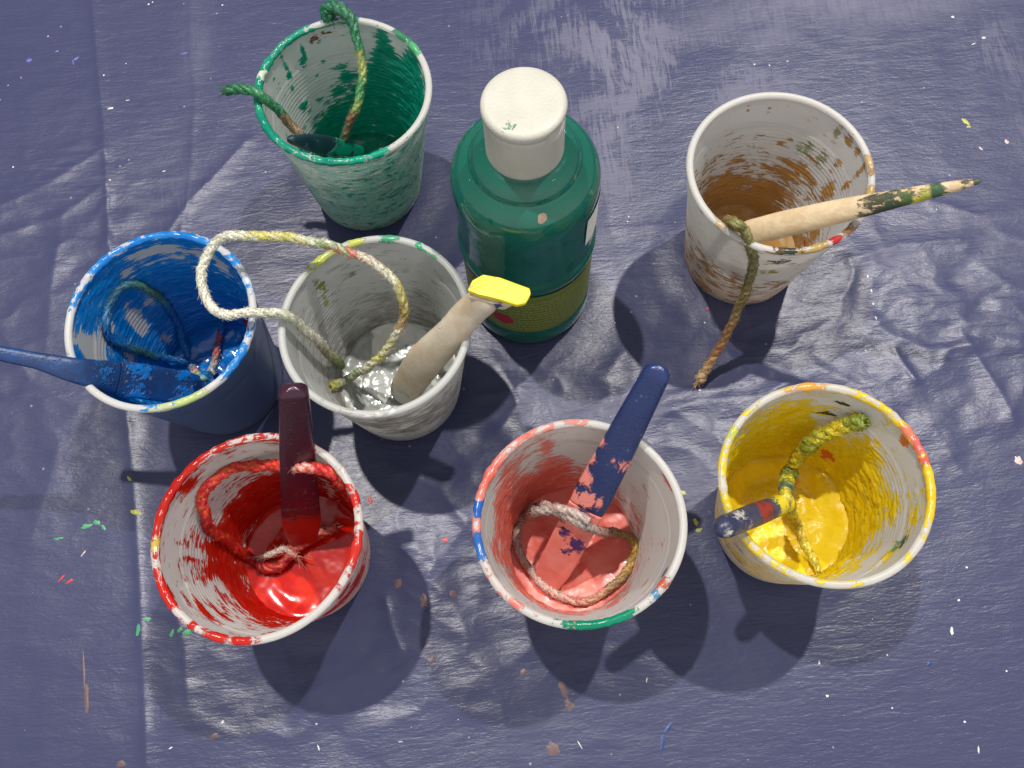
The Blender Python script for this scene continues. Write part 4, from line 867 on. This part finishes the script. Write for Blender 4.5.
cc = N.mix(N.m('MULTIPLY', dust, .5), cc, (.21, .205, .26))
sk = N.n('ShaderNodeTexVoronoi'); sk.inputs['Scale'].default_value = 75; N.put(sk.inputs['Vector'], N.obj())
cc = N.mix(N.ss(.045, .03, sk.outputs['Distance'], 0, .35), cc, (.5, .5, .52))
rg = N.m('ADD', .285, N.m('ADD', N.m('MULTIPLY', mid, .12), N.m('MULTIPLY', dust, .25)))
nb = N.bump(N.m('ADD', N.m('MULTIPLY', fine, .5), mid), .0005, .4)
nb = N.bump(N.noise(N.obj(1, 1.8, 1), 230, 3, .6, 1.5), .0006, .17, nb)
P(b, Base_Color=cc, Roughness=rg, Specular_IOR_Level=.42, Normal=nb)
mats = [mt]
for k in names:
    m2, nt2, b2, o2 = new_mat('dried_paint_' + k); N2 = NB(nt2); n = N2.noise(N2.obj(), 900, 3, .6)
    P(b2, Base_Color=N2.mix(N2.ss(.3, .75, n), DC[k], tuple(v * .7 + (.03 if k == 'brown' else 0) for v in DC[k])), Roughness=.4, Normal=N2.bump(n, .0002, .5)); mats.append(m2)
def gmask(lst):
    g = np.zeros(len(V))
    for px, py, a, b_, ang, k in lst:
        p = at(px, py, 0); dx, dy = V[:, 0] - p.x, V[:, 1] - p.y; ca, sa = math.cos(ang), math.sin(ang)
        g = np.maximum(g, k * np.exp(-((dx * ca + dy * sa) / a) ** 2 - ((-dx * sa + dy * ca) / b_) ** 2))
    return g
attrs = dict(scuff=gmask([(625, 50, 38, 60, 0, 1.), (620, 140, 22, 45, 0, .9), (740, 70, 40, 40, 0, .7), (690, 230, 20, 50, .2, .5), (1000, 60, 15, 40, .1, .5), (560, 30, 40, 30, 0, .6), (180, 250, 30, 50, 0, .25)]),
             scuff2=gmask([(840, 60, 50, 25, 0, .9), (900, 80, 50, 20, 0, .5), (940, 250, 40, 30, 0, .5), (600, 740, 50, 30, 0, .3), (120, 150, 60, 30, .5, .3)]),
             smudge=gmask([(830, 0, 70, 14, .1, 1.), (900, 8, 45, 9, .1, .8), (770, 30, 20, 12, 0, .6), (195, 40, 8, 25, 0, .35)]))
tq = TQ.tolist() + [q[:3] if q[2] == q[3] else q for q in dQ]
to = mesh_np('tarp', V, tq, mats, None, mi=[0] * len(TQ) + dM, attrs=attrs)
tag(to, 'wrinkled indigo plastic tarp spattered with dried paint', None, None, 'structure')

# ---------------------------------------------------------------- light
def lamp(dx, dy, power, h_=2600, rad=.03, colr=(1, .95, .89)):
    l = bpy.data.lights.new('ceiling_lamp', 'POINT'); l.energy = power; l.shadow_soft_size = rad; l.color = colr
    o = bpy.data.objects.new('ceiling_lamp', l); col.objects.link(o); o.location = (dx * h_ * S, dy * h_ * S + .1, h_ * S); return o
lamp(-.205, .30, 200)
lamp(.375, .375, 205)
w = bpy.data.worlds.new('World'); sc.world = w; w.use_nodes = True
wn = w.node_tree; bg = wn.nodes['Background']; NW = NB(wn)
wt = wn.nodes.new('ShaderNodeTexCoord'); ws = wn.nodes.new('ShaderNodeSeparateXYZ'); wn.links.new(wt.outputs['Generated'], ws.inputs[0])
wc = NW.mix(NW.ss(-.9, .6, ws.outputs[1]), (.80, .79, .78), (.27, .28, .31)); wn.links.new(wc, bg.inputs[0]); bg.inputs[1].default_value = 1.
sc.view_settings.view_transform = 'Standard'; sc.view_settings.look = 'None'; sc.view_settings.exposure = .22; sc.view_settings.gamma = 1
sc.render.engine = 'CYCLES'
sc.cycles.max_bounces = 8
